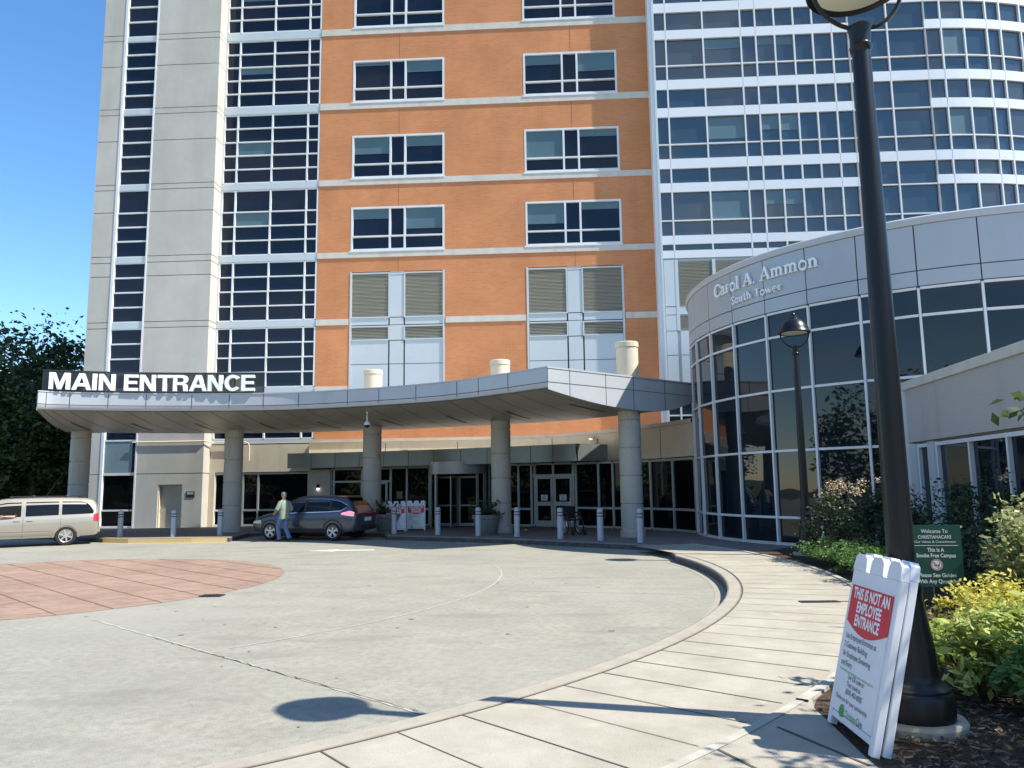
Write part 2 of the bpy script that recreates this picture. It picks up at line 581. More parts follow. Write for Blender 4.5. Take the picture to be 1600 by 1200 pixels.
def text(mb, body, org, xd, yd, size, depth=.0, bold=0., align='l', width=None, mi=0, func=None, lift=0.):
    """put a line of text into mb: org = left end of the baseline, depth extrudes along xd x yd"""
    V, F, edge = text2d(body, bold)
    if not len(V):
        return
    x0, x1 = V[:, 0].min(), V[:, 0].max()
    sx = size
    if width:
        sx = width / (x1 - x0)
    X = (V[:, 0] - x0) * sx
    Y = V[:, 1] * size
    w = (x1 - x0) * sx
    if align == 'c':
        X = X - w / 2
    if func is None:
        org, xd, yd = Vector(org), Vector(xd).normalized(), Vector(yd).normalized()
        nd = xd.cross(yd)
        func = lambda x, y, z: org + xd * x + yd * y + nd * z
    top = [func(x, y, depth + lift) for x, y in zip(X, Y)]
    mb.add(top, F, mi)
    if depth > 0:
        bot = [func(x, y, lift) for x, y in zip(X, Y)]
        n = len(top)
        mb.add(top + bot, [(b, a, a + n, b + n) for a, b in edge], mi)

# ------------------------------------------------------------------ ground, drive, pavement
CX, CY = -9.88, 15.8                     # centre of the turning circle
def cir(r, a):
    return (CX + r * math.cos(R_(a)), CY + r * math.sin(R_(a)))
def sheet(name, poly, z, mat):
    b = MB()
    b.face([(x, y, z) for x, y in poly])
    return struct(b.build(name, mat))
sheet('ground', [(-900, -900), (900, -900), (900, 1200), (-900, 1200)], -.03, M['lawn'])
sheet('driveway', [(-120, -60), (120, -60), (120, 90), (-120, 90)], 0., M['road'])
RK = 13.66
kerb_line = [cir(RK, a) for a in np.arange(-118, 8.1, 2.0)]
kerb_line += [tuple(p) for p in spline([(3.70, 18.1), (3.86, 19.6), (3.84, 20.5), (3.52, 21.05), (2.9, 21.6), (2.0, 22.4), (.9, 23.35),
                                        (-.4, 24.35), (-1.7, 25.15), (-3.0, 25.95), (-4.3, 26.65)], 44)]
kerb_line += [(-4.42, 26.95), (-4.7, 28.40), (-9.3, 29.75), (-10.0, 29.5), (-9.75, 26.75), (-11.0, 26.65), (-13.2, 26.75), (-14.6, 27.4),
              (-17, 29.2), (-22, 31.0), (-40, 33)]
slab_poly = kerb_line + [(-40, 120), (70, 120), (70, -40), (-16.5, -40)]
sl = MB()
sl.prism(slab_poly, -.02, .15, bottom=False)
struct(sl.build('pavement', M['plaza']))
# pale concrete footway round the circle, with its dark joints
w = MB()
A = np.arange(-118, 20.1, 1.0)
rows = [[(*cir(r, a), .154) for r in (RK + .21, 15.56)] for a in A]
w.grid(rows)
# the wider apron the photographer stands on
arc_out = [cir(15.56, a) for a in np.arange(-118, -38.9, 1.0)]
mulch_edge = [(2.13, 5.75), (2.10, 5.42), (2.04, 4.74), (2.02, 4.0), (2.3, 3.1), (4, 2.3), (9, 1.6)]
w.face([(x, y, .154) for x, y in arc_out + mulch_edge[:] + [(9, -12), (-16, -12)]])
struct(w.build('footway', M['walk']))
j = MB()
def strip(mb, p, q, wd, z):
    dx, dy = unit(q[0] - p[0], q[1] - p[1])
    nx, ny = -dy * wd / 2, dx * wd / 2
    mb.face([(p[0] + nx, p[1] + ny, z), (p[0] - nx, p[1] - ny, z), (q[0] - nx, q[1] - ny, z), (q[0] + nx, q[1] + ny, z)])
rj = random.Random(3)
for k in range(-12, 28):
    a = -44.56 + 2.25 * k
    a2 = a + rj.uniform(-.06, .06)
    strip(j, cir(RK + .22, a), cir(15.44, a2), rj.uniform(.008, .015), .158)
for q in ([(1.72, 5.32), (2.0, 4.6)], [(1.2, 4.95), (1.9, 3.2)], [(-.4, 3.6), (.6, 1.6)]):
    strip(j, q[0], q[1], .022, .158)
for a in np.arange(-118, 20, 2.0):
    strip(j, cir(RK + .22, a), cir(RK + .22, a + 2.0), .014, .158)
struct(j.build('footway_joints', M['joint']))
e = MB()
e.grid([[(*cir(r, a), .1585) for r in (15.48, 15.55)] for a in np.arange(-100, -38.9, 1.0)])
e.grid([[(*cir(r, a), z) for r, z in ((15.49, .152), (15.49, .172), (15.58, .172), (15.58, .10))] for a in np.arange(-39.5, 20.1, 1.0)])
struct(e.build('edging_strip', M['edging']))
# kerb stones along the whole edge of the pavement
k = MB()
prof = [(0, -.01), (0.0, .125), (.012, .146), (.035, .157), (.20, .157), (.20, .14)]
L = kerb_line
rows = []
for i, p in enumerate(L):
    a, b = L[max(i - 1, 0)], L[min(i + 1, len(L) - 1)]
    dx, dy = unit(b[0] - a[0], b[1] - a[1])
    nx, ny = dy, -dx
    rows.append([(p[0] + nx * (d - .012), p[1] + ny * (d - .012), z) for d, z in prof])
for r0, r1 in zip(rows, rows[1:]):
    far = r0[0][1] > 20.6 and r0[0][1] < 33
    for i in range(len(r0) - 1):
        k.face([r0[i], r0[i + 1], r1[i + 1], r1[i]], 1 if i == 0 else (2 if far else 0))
struct(k.build('kerb', [M['kerb'], pmat('dark_kerb_face', (.05, .048, .045), .9, col2=(.10, .095, .085), nscale=6), pmat('plaza_kerb', (.17, .158, .145), .85, col2=(.22, .2, .185), nscale=3)]))  # second material gives the whole kerb face one dark tone
y = MB()
for a, b in (((-9.8, 26.72), (-11.0, 26.62)), ((-11.0, 26.62), (-13.2, 26.72)), ((-13.2, 26.72), (-14.3, 27.2))):
    d = unit(b[0] - a[0], b[1] - a[1])
    n = (d[1] * -.03, d[0] * .03)
    y.face([(a[0] + n[0], a[1] + n[1], .0), (b[0] + n[0], b[1] + n[1], .0), (b[0] + n[0], b[1] + n[1], .15), (a[0] + n[0], a[1] + n[1], .15)])
    y.face([(a[0] + n[0], a[1] + n[1], .161), (b[0] + n[0], b[1] + n[1], .161), (b[0] + n[0], b[1] + n[1] + .2, .161), (a[0] + n[0], a[1] + n[1] + .2, .161)])
    y.face([(a[0], a[1] - .25, .004), (b[0], b[1] - .25, .004), (b[0], b[1] - .04, .004), (a[0], a[1] - .04, .004)])
y.face([(-1.9, 24.65, .004), (-1.2, 24.2, .004), (-1.1, 24.4, .004), (-1.8, 24.85, .004)])
struct(y.build('yellow_paint', M['yellow']))
# gutter pan at the foot of the kerb, slab joints of the drive
g = MB()
g.grid([[(*cir(r, a), .004) for r in (RK - .20, RK - .012)] for a in np.arange(-118, 8.1, 2.0)])
struct(g.build('gutter_pan', pmat('gutter_concrete', (.27, .25, .2), .8, col2=(.32, .295, .24), nscale=5)))
dj = MB()
def jag(mb, p, q, wd, z, amp, seg, seed):
    r = random.Random(seed)
    pts = []
    for i in range(seg + 1):
        t = i / seg
        pts.append((p[0] + (q[0] - p[0]) * t + r.uniform(-amp, amp), p[1] + (q[1] - p[1]) * t + r.uniform(-amp, amp)))
    for a, b in zip(pts, pts[1:]):
        strip(mb, a, b, wd * r.uniform(.6, 1.5), z)
jag(dj, (-4.3, 9.5), (-.72, 6.28), .009, .008, .012, 60, 1)
for k in range(0):
    pass
struct(dj.build('drive_crack', M['joint']))
lj = MB()
jag(lj, (-5.9, 11.0), (-.72, 6.26), .026, .004, .012, 60, 2)
for a0, a1 in ((-46, 11),):
    for a in np.arange(a0, a1, .8):
        strip(lj, cir(9.62, a), cir(9.62, a + .8), .022 + .012 * abs(math.sin(a * 1.7)), .004)
for a, r0, r1 in ((-14, 9.7, 13.2), (-90, 5.3, 13.2), (-135, 5.3, 13.2), (14, 5.3, 9.6)):
    jag(lj, cir(r0, a), cir(r1, a), .02, .0045, .01, 30, int(a + 200))
struct(lj.build('drive_joints', M['lightjoint']))
# paved red disc in the middle of the turning circle
pd = MB()
PC = (-9.82, 15.35)
pd.face([(PC[0] + 5.12 * math.cos(t), PC[1] + 5.12 * math.sin(t), .004) for t in np.linspace(0, 2 * math.pi, 97)[:-1]])
struct(pd.build('paver_circle', M['paver']))
pj = MB()
for s_, sp in ((1, .75), (-1, .75)):
    for k in range(-7, 8):
        d = (k + .3) * sp
        h = math.sqrt(max(5.1 ** 2 - d * d, 0))
        if h > .3:
            c_ = (PC[0] + d * .7071, PC[1] + d * .7071 * s_)
            t = (-.7071 * s_, .7071)
            jag(pj, (c_[0] - t[0] * h, c_[1] - t[1] * h), (c_[0] + t[0] * h, c_[1] + t[1] * h), .022 if s_ == 1 else .010, .008, .004, 24, k + 40 * s_)
struct(pj.build('paver_joints', pmat('paver_joint', (.17, .1, .075), .9)))
ar = MB()
for p in ([(-5.9, 22.35), (-5.15, 22.75), (-5.05, 22.55), (-4.0, 22.55), (-4.0, 22.25), (-5.05, 22.25), (-5.1, 22.02)],):
    ar.face([(x, y, .005) for x, y in p])
struct(ar.build('road_arrow', M['whitepaint']))
# lawn and planting bed
sheet('lawn', [(-40, 36), (-20.5, 36), (-20.5, 119), (-40, 119)], .156, M['lawn'])
sheet('grass_verge', [(-119, 33.5), (-41, 33.5), (-41, 89), (-119, 89)], .02, M['lawn'])
bed = [cir(15.6, a) for a in np.arange(-39, 9.1, 1.5)] + [(6.1, 18.7), (6.9, 19.6), (9.0, 18), (9.1, 10), (9.1, 1.7)] + mulch_edge[::-1][1:]
sheet('planting_bed', bed, .157, M['mulch'])
ch = MB()
rc = np.random.default_rng(4)
n = 0
while n < 7000:
    x, y = rc.uniform(2.0, 5.6), rc.uniform(3.6, 10.5)
    r = math.hypot(x - CX, y - CY)
    if r < 15.72 or (y < 5.8 and x < 2.16) or (y < 4.2 and x < 2.5):
        continue
    if rc.uniform() > 1.35 - y / 9:
        continue
    a, l, wd = rc.uniform(0, 6.28), rc.uniform(.010, .030), rc.uniform(.003, .009)
    tx, ty, tz = math.cos(a) * l, math.sin(a) * l, rc.uniform(-.012, .012)
    nx, ny = -math.sin(a) * wd, math.cos(a) * wd
    z = .168 + rc.uniform(0, .02)
    ch.face([(x - tx - nx, y - ty - ny, z - tz), (x + tx - nx, y + ty - ny, z + tz), (x + tx + nx, y + ty + ny, z + tz + .006), (x - tx + nx, y - ty + ny, z - tz + .006)])
    n += 1
o = ch.build('wood_chips', M['chip'])
tag(o, 'brown wood chip mulch scattered over the planting bed by the footway', 'wood chips', kind='stuff')
# little dark spots trodden into the drive
sp = MB()
for _ in range(60):
    a, r = rc.uniform(-110, -5), rc.uniform(5.6, 13.0)
    x, y = cir(r, a)
    s_ = rc.uniform(.008, .026)
    m_ = rc.uniform(1, 2.2)
    sp.face([(x + s_ * m_ * math.cos(t) * rc.uniform(.7, 1.2), y + s_ * math.sin(t) * rc.uniform(.7, 1.2), .0065) for t in np.linspace(0, 6.28, 8)[:-1]])
struct(sp.build('drive_stains', pmat('old_gum', (.17, .165, .145), .9)))
b = MB()
b.box(-.18, .18, -.12, .12, 0, .012)
for x in (-.12, -.06, 0, .06, .12):
    b.box(x - .012, x + .012, -.09, .09, .012, .015, 1)
o = b.build('drain_grate', [M['trim'], M['dark']])
o.location = (-5.06, 13.18, .004)
tag(o, 'small dark drain grate at the edge of the red paver circle', 'drain')
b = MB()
b.box(-.26, .26, -.07, .07, 0, .01)  # cast shadow of a sign and its post, modelled as flat dark boxes
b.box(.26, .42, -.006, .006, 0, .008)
o = b.build('shadow_bar', [M['trim']])
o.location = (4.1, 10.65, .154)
tag(o, 'narrow dark bar standing in for a cast shadow on the pale footway', 'drain')

# ------------------------------------------------------------------ hospital building (local x along the front, y into the building)
FY = 34.3
YAW = R_(-3)
hosp = thing('hospital_building', (0, FY, 0), 'tall hospital block with orange brick front, grey precast stair tower and banded glazing', 'building', rz=YAW)
BANDS = [(27.36, 27.68), (23.55, 23.87), (19.74, 20.06), (15.93, 16.22), (12.40, 12.67), (9.22, 9.50), (6.14, 6.38)]
TOP = 33.5
WC = [(-7.46, -3.05), (0.73, 5.15)]
WB = [(27.74, 29.9), (23.91, 26.06), (20.07, 22.22), (16.26, 18.40), (12.72, 14.85)]
PZ = [(5.2, 11.71)]
Hl = [(a, b, c, d) for a, b in WC for c, d in WB] + [(a, b, *PZ[0]) for a, b in WC]
wall = MB()
holes(wall, -9.03, 6.68, .1, TOP, Hl, 0, .16)
wall.box(-9.03, 6.68, .3, 15, .1, TOP - .1)
for (c, d), (c2, d2) in zip(WB[1:], WB[2:] + [(9.6, 11.7)]):
    for u in (-5.21, 2.98):
        wall.box(u - .012, u + .012, -.004, .01, d2, c - .38, 1)
wall.build('brick_wall', [M['brick'], pmat('brick_joint', (.3, .13, .06), .9)], hosp)
for z0, z1 in BANDS:
    b = MB()
    segs = [(-9.03, 6.68)]
    if z0 in (9.22, 6.14):
        segs = [(-9.03, -7.52), (-3.0, .68), (5.2, 6.68)]
    for a, c in segs:
        b = MB()
        b.box(a, c, -.035, .1, z0, z1)
        b.build('stone_band', M['stone'], hosp)
BL = {(0, 1): [.25, .0], (0, 2): [.12, .42], (0, 3): [.62, .38], (0, 4): [.36, .76],
      (1, 1): [.2, .3], (1, 2): [.36, .66], (1, 3): [1.0, .25], (1, 4): [.74, .26], (0, 0): [.3, .1], (1, 0): [.2, .5]}
for wi, (a, c) in enumerate(WC):
    for fi, (d, e_) in enumerate(WB):
        gb = MB()
        u1, u2, zt = a + 1.84, a + 2.54, d + .70
        for p, q in ((a, u1), (u1, u2), (u2, c)):
            pane(gb, p, q, d, zt, .10)
            pane(gb, p, q, zt, e_, .10)
        wo_ = gb.build('window', M['glass'], hosp)
        fb = MB()
        for u in (a + .045, u1, u2, c - .045):
            fb.box(u - .045, u + .045, -.01, .12, d, e_)
        us = [a + .09, u1 - .045, u1 + .045, u2 - .045, u2 + .045, c - .09]
        for p, q in ((us[0], us[1]), (us[2], us[3]), (us[4], us[5])):
            for z, h in ((d + .05, .05), (zt, .035), (e_ - .045, .045)):
                fb.box(p, q, -.012, .12, z - h, z + h)
        fb.build('frame', M['wframe'], wo_)
        sb = MB()
        sb.box(a - .06, c + .02, -.055, .1, d - .06, d)
        sb.build('sill', M['wframe'], wo_)
        for side, fr in enumerate(BL[(wi, fi)]):
            if fr > 0:
                p, q = ((a + .1, u1 - .05), (u2 + .05, c - .1))[side]
                bb = MB()
                h = (e_ - .09 - zt - .035) * fr
                bb.box(p, q, .078, .086, e_ - .09 - h, e_ - .09)
                bb.build('blind', M['blind'], wo_)
# pale metal panels with louvres under each window column
for a, c in WC:
    pb = MB()
    u1, u2 = a + 1.80, a + 2.58
    za = [5.2, 7.35, 7.40, 8.47, 8.53, 9.09, 9.20, 9.52, 9.58, 11.61, 11.71]
    pb.box(a, c, .06, .14, 5.2, 11.71)
    for p, q in ((a + .09, u1), (u2, c - .09)):
        pb.box(p, q, .02, .10, 5.2, 7.35)
        pb.box(p, q, .02, .10, 7.38, 8.47)
        pb.box(p, q, .02, .10, 9.20, 9.52)
        for d, e_ in ((8.53, 9.09), (9.58, 11.61)):
            pb.box(p - .06, p, -.01, .1, d - .06, e_ + .06)
            pb.box(q, q + .06, -.01, .1, d - .06, e_ + .06)
            pb.box(p, q, -.012, .1, d - .06, d)
            pb.box(p, q, -.012, .1, e_, e_ + .06)
    for d, e_ in ((5.2, 7.35), (7.38, 8.44), (8.48, 9.17), (9.20, 9.52), (9.56, 11.52), (11.55, 11.71)):
        pb.box(u1 + .07, u2 - .07, .015, .10, d, e_)
    for u in (a + .04, c - .04):
        pb.box(u - .04, u + .04, -.02, .1, 5.2, 11.71)
    po = pb.build('metal_panel', M['panel'], hosp)
    sb = MB()
    sb.box(a, c, .05, .064, 5.2, 11.71)
    sb.build('panel_joint', M['seam'], po)
    for p, q in ((a + .09, u1), (u2, c - .09)):
        for d, e_ in ((8.53, 9.09), (9.58, 11.61)):
            lb = MB()
            nsl = int((e_ - d) / .065)
            for i in range(nsl):
                z = d + (e_ - d) * (i + .5) / nsl
                lb.obox(((p + q) / 2, .055, z), ((q - p) / 2, 0, 0), (0, .03, -.03), (0, .004, .004))
            lb.build('louvre', M['louvre'], po)
# precast concrete stair tower
VC = -.75
U0, U1, S0, S1 = -19.5, -13.75, -18.46, -16.80
cj = [.1, 2.52, 4.4, 6.3, 9.16, 9.44, 11.6, 12.25, 12.55, 14.68, 15.77, 16.03, 18.19, 19.51, 19.80, 21.97, 23.29, 23.57, 25.6, 27.1, 27.4, TOP]
cw = MB()
for a, c in zip(cj, cj[1:]):
    cw.box(U0, S0, VC, VC + .5, a + .017, c - .017)
    if c <= 2.6:
        for p, q, d in ((S1, -15.76, c), (-14.65, U1, c)):
            cw.box(p, q, VC, VC + .5, a + .017, c - .017)
        cw.box(-15.76, -14.65, VC, VC + .5, 2.04, c - .017)
    else:
        cw.box(S1, U1, VC, VC + .5, a + .017, c - .017)
    cw.box(U1 - .3, U1 + .001, VC + .5, .55, a + .017, c - .017)
    cw.box(U0, U0 + .3, VC + .5, 12, a + .017, c - .017)
cw.build('precast_wall', M['concrete'], hosp)
cb = MB()
cb.box(U0 + .03, S0 - .01, VC + .03, 11.9, .1, TOP - .1)
cb.box(S1 + .01, -15.8, VC + .03, 11.9, .1, TOP - .1)
cb.box(-14.6, U1 - .03, VC + .03, 11.9, .1, TOP - .1)
cb.box(-15.8, -14.6, VC + .03, 11.9, 2.1, TOP - .1)
cb.box(-15.8, -14.6, VC + .4, 11.9, .1, 2.1)
cb.box(S0 - .01, S1 + .01, VC + .5, 11.9, .1, TOP - .1)
cb.build('recess', pmat('precast_joint', (.17, .165, .15), .9), hosp)
for a, c, mts in ((S0 - .0, S0 + .12, 'wframe'), (S1 - .07, S1, 'wframe')):
    b = MB()
    b.box(a, c, VC - .02, VC + .3, .15, TOP)
    b.build('jamb', M[mts], hosp)
SP = [(27.68, 31.0, 5), (23.50, 27.38, 5), (19.79, 23.27, 5), (16.02, 19.52, 5), (12.52, 15.75, 0), (9.44, 12.23, 4), (6.35, 9.12, 4), (2.55, 6.1, 0), (.2, 2.5, 0)]
for d, e_, n in SP:
    if n:
        zs = [d + (e_ - d) * i / n for i in range(n + 1)]
    elif d > 12:
        zs = [d, 13.28, 13.96, 14.65, e_]
    elif d > 2:
        zs = [d, 4.02, 5.0, e_]
    else:
        zs = [d, .92, e_]
    gb = MB()
    for p, q in zip(zs, zs[1:]):
        pane(gb, S0 + .1, S1 - .05, p, q, VC + .10)
    wo_ = gb.build('window', M['glass'] if d > .5 else M['glassd'], hosp)
    fb = MB()
    for z in zs:
        fb.box(S0 + .12, S1 - .07, VC + .03, VC + .12, z - .035, z + .035)
    for u in (S0 + .125, S1 - .085):
        fb.box(u, u + .015, VC + .032, VC + .118, zs[0], zs[-1])
    fb.build('frame', M['wframe'], wo_)
    if d == 2.55:
        sb = MB()
        sb.box(S0 + .12, S1 - .25, VC + .05, VC + .09, 2.6, 3.98)
        sb.build('spandrel', M['spandrel'], wo_)
for z0, z1 in ((27.40, 27.66), (23.28, 23.48), (19.53, 19.77), (15.76, 16.01), (12.24, 12.51), (9.13, 9.43), (6.1, 6.34)):
    b = MB()
    b.box(S0 + .12, S1 - .07, VC + .02, VC + .12, z0, z1)
    b.build('spandrel_band', M['panel'], hosp)
b = MB()
b.box(-15.7, -14.71, VC + .18, VC + .24, .15, 2.0)
dr = b.build('door', pmat('tan_door', (.47, .42, .34), .7, col2=(.43, .385, .31), nscale=2), hosp)
b = MB()
b.box(-15.76, -15.70, VC + .05, VC + .3, .15, 2.04)
b.box(-14.71, -14.65, VC + .05, VC + .3, .15, 2.04)
b.box(-15.70, -14.71, VC + .05, VC + .3, 2.0, 2.04)
b.build('door_frame', M['cream'], dr)
b = MB()
b.tube([(-15.6, VC + .18, 1.05), (-15.6, VC + .12, 1.05), (-15.48, VC + .12, 1.05)], .014, 6)
b.build('handle', M['frame'], dr)
b = MB()
b.box(-14.46, -14.08, VC - .02, VC, 1.46, 1.72)
for z in (1.66, 1.61):
    for u, wd in ((-14.41, .12), (-14.27, .08), (-14.17, .04)):
        b.box(u, u + wd, VC - .022, VC - .019, z - .012, z + .012, 1)
b.build('wall_plate', [M['blackm'], M['letter']], hosp)
# glazed bay between stair tower and brick
BU = [-13.74, -13.05, -11.35, -9.63, -9.05]
BF = [(27.72, 31.2, 5), (23.93, 27.33, 5), (20.08, 23.48, 5), (16.24, 19.66, 5), (12.69, 15.86, -1), (9.54, 12.33, 4), (6.42, 9.18, 4), (4.05, 6.1, 3)]
for d, e_, n in BF:
    zs = [d, 13.40, 14.10, 14.80, e_] if n < 0 else [d + (e_ - d) * i / n for i in range(n + 1)]
    gb = MB()
    for p, q in zip(zs, zs[1:]):
        for a, c in zip(BU, BU[1:]):
            pane(gb, a, c, p, q, .09, .004)
    wo_ = gb.build('window', M['glass'], hosp)
    fb = MB()
    for u in (BU[0] + .04, BU[1], BU[2], BU[3], BU[4] - .03):
        fb.box(u - .037, u + .037, 0, .10, d, e_)
    for z in zs:
        for a, c in zip(BU, BU[1:]):
            fb.box(a + (.077 if a == BU[0] else .037), c - (.067 if c == BU[4] else .037), .006, .10, z - .029, z + .029)
    fb.build('frame', M['wframe'], wo_)
    for (ff, r_, cidx, fr) in ((23.93, 2, 1, .5), (16.24, 2, 1, 1.), (12.69, 2, 1, 1.), (20.08, 2, 1, .5)):
        if ff == d:
            bb = MB()
            z1 = zs[r_ + 1] - .04
            bb.box(BU[cidx] + .05, BU[cidx + 1] - .05, .076, .084, z1 - .6 * fr, z1)
            bb.build('blind', M['blind'], wo_)
for z0, z1 in ((27.33, 27.72), (23.48, 23.93), (19.66, 20.08), (15.86, 16.24), (12.33, 12.69), (9.18, 9.54), (6.1, 6.42), (3.8, 4.05)):
    b = MB()
    b.box(BU[0], BU[4], -.005, .1, z0 + .035, z1 - .035)
    b.build('spandrel_band', M['panel'], hosp)
b = MB()
b.box(BU[0], BU[4], .11, 12, .1, TOP - .1)
b.build('core_wall', M['seam'], hosp)
b = MB()
b.box(BU[0], -9.03, -.1, .1, 2.55, 3.78)
b.box(BU[0], BU[0] + .25, -.12, .1, .15, 2.55)
b.build('precast_panel', M['cream'], hosp)
for a, c in ((-13.5, -12.3), (-12.2, -9.0)):
    gb = MB()
    us = [a, c] if c < -12 else [a, -11.5, c]
    for p, q in zip(us, us[1:]):
        pane(gb, p, q, .2, .85, .0)
        pane(gb, p, q, .85, 2.5, .0)
    wo_ = gb.build('window', M['glassd'], hosp)
    fb = MB()
    for u in us:
        fb.box(u - .04, u + .04, -.06, .02, .15, 2.55)
    for z in (.19, .85, 2.48):
        for p, q in zip(us, us[1:]):
            fb.box(p + .04, q - .04, -.055, .02, z - .04, z + .04)
    fb.build('frame', M['frame'] if c > -12 else M['wframe'], wo_)
b = MB()
b.box(-19.6, 6.9, -.85, 15.1, TOP, TOP + .3)
b.build('roof', M['stone'], hosp)
# thin white service pipe along the stair tower, elbowing down the bay
pp = MB()
pp.tube([(-17.0, VC - .06, 3.93), (-13.7, VC - .06, 3.93), (-13.62, VC + .0, 3.92), (-13.55, -.2, 3.9), (-12.1, -.2, 3.9), (-11.95, -.2, 3.84), (-11.9, -.2, 3.7), (-11.9, -.2, 3.05)], .032, 8)
pp.build('service_pipe', M['cream'], hosp, smooth=True)

# ------------------------------------------------------------------ curved glass tower (same local axes)
gt = thing('glass_tower', (0, FY, 0), 'white banded blue glass tower curving away behind the round pavilion', 'building', rz=YAW)
GV, GU, GR = -.58, 19.3, 17.0
def gpos(u, dv=0.):
    if u <= GU:
        return (u, GV + dv)
    t = (u - GU) / GR
    r = GR - dv
    return (GU + r * math.sin(t), GV + GR - r * math.cos(t))
COLS = [6.84, 7.40, 9.11, 10.84, 11.52, 12.38, 13.25, 14.10, 14.97, 15.70, 17.46, 19.15, 19.87, 20.93, 22.02, 22.72, 23.80, 24.9, 25.6, 26.7, 27.8, 28.5, 29.6, 31.0]
def gquad(mb, a, c, z0, z1, dv, mi=0, tilt=0.):
    p, q = gpos(a, dv), gpos(c, dv)
    t0, t1, t2 = (RG.uniform(-tilt, tilt) for _ in range(3))
    mb.face([(p[0], p[1] + t0, z0), (q[0], q[1] + t1, z0), (q[0], q[1] + t1 + t2, z1), (p[0], p[1] + t0 + t2, z1)], mi)
def gbox(mb, a, c, d0, d1, z0, z1, mi=0):
    n = 1 if c <= GU else max(1, int((c - a) / .5))
    for i in range(n):
        u, w_ = a + (c - a) * i / n, a + (c - a) * (i + 1) / n
        P = [gpos(u, d0), gpos(w_, d0), gpos(w_, d1), gpos(u, d1)]
        mb.prism(P, z0, z1, mi)
def band(z0, z1, u0, u1):
    b = MB()
    gbox(b, u0, u1, -.03, .12, z0, z1)
    for u in COLS:
        if u0 + .1 < u < u1 - .1 and u not in (9.11, 12.38, 13.25, 14.10, 20.93, 23.80):
            gbox(b, u - .007, u + .007, -.034, -.02, z0, z1, 1)
    b.build('spandrel_band', [M['white'], M['wjoint']], gt)
GB = {}
def ribbon(z0, z1, u0, u1, trans=(), blinds=()):
    cs = [u for u in COLS if u0 - .01 <= u <= u1 + .01]
    zs = [z0, *trans, z1]
    gb = MB()
    for a, c in zip(cs, cs[1:]):
        for p, q in zip(zs, zs[1:]):
            gquad(gb, a, c, p, q, .07, 0, .009)
    wo_ = gb.build('ribbon_window', M['glassb'], gt)
    fb = MB()
    for u in cs:
        gbox(fb, u - .034, u + .034, -.035, .08, z0, z1)
    for z in (z0 - .024, *trans, z1 + .024):
        for a, c in zip(cs, cs[1:]):
            gbox(fb, a + .034, c - .034, -.025, .08, z - .030, z + .030)
    fb.build('mullion', M['wframe'], wo_)
    for ci, fr in blinds:
        a, c = cs[ci], cs[ci + 1]
        bb = MB()
        zb = zs[-2] + .04
        gquad(bb, a + .05, c - .05, z1 - .06 - (z1 - .06 - zb) * fr, z1 - .06, .055)
        bb.build('blind', M['blindb'], wo_)
UL, UM, UR, UE = 6.84, 15.70, 19.15, 31.0
FL = [27.77, 23.94, 20.10 + .02, 16.29]     # floor lines: bottom of the tall glass' short lights
blindset = {27.77: [(2, .4)], 23.94: [(1, .5), (6, .3)], 20.12: [(2, .38), (4, .3), (5, .33)], 16.29: [(2, .85), (4, .55), (5, .6), (3, .0)]}
for z in FL[1:]:
    b0 = z + .13                      # bottom of short lights
    band(b0 - .46, b0, UL, UE)        # white band under
    ribbon(b0, b0 + 2.02, UL, UM, (b0 + .70,), [q for q in blindset.get(z, []) if q[1]])
    band(b0 + 2.02, b0 + 2.46, UL, UM)
    ribbon(b0 + 2.46, b0 + 3.37, UL, UM)
    ribbon(b0, b0 + 3.37, UM, UR, (b0 + .70, b0 + 2.04))
    ribbon(b0, b0 + 2.02, UR, UE, (b0 + .70,), [(1, 1.)] if z != 23.94 else [])
    band(b0 + 2.02, b0 + 2.46, UR, UE)
    ribbon(b0 + 2.46, b0 + 3.37, UR, UE)
b0 = FL[0] + .13
band(b0 - .46, b0, UL, UE)
ribbon(b0, b0 + 2.02, UL, UE, (b0 + .7,))
band(b0 + 2.02, TOP, UL, UE)
# lowest shown floor and the plinth of panels below it
b0 = 12.81
band(b0 - .40, b0, UL, UE)
ribbon(b0, b0 + 2.04, UL, UM, (b0 + .70,), [(2, 1.), (4, .5), (5, .52)])
band(b0 + 2.04, b0 + 2.46, UL, UM)
ribbon(b0 + 2.46, b0 + 3.18, UL, UM)
ribbon(b0, b0 + 3.18, UM, UR, (b0 + .70, b0 + 2.06))
ribbon(b0, b0 + 2.04, UR, UE, (b0 + .70,))
band(b0 + 2.04, b0 + 2.46, UR, UE)
ribbon(b0 + 2.46, b0 + 3.18, UR, UE)
ribbon(12.12, 12.41, UL, UE)
band(11.77, 12.12, UL, UE)
pb = MB()
gbox(pb, UL, UE, .06, .12, 5.3, 11.77)
for a, c in ((UL + .06, 7.38),):
    for d, e_ in ((5.3, 7.36), (7.39, 8.45), (8.48, 9.17), (9.2, 9.54), (9.58, 11.70)):
        gbox(pb, a, c, -.02, .07, d, e_)
for a, c in ((7.52, 9.02), (9.18, 10.8), (11.0, 14.9), (15, 19), (19.2, 24), (24.1, 31)):
    for d, e_ in ((5.3, 7.36), (7.39, 8.45), (9.2, 9.50)):
        gbox(pb, a, c, -.02, .07, d, e_)
gbox(pb, UL - .06, UL + .04, -.06, .12, .2, TOP)
for u in (7.45, 9.10, 10.9):
    gbox(pb, u - .07, u + .07, -.03, .07, 8.47, 11.70)
pp_ = pb.build('metal_panel', M['panel'], gt)
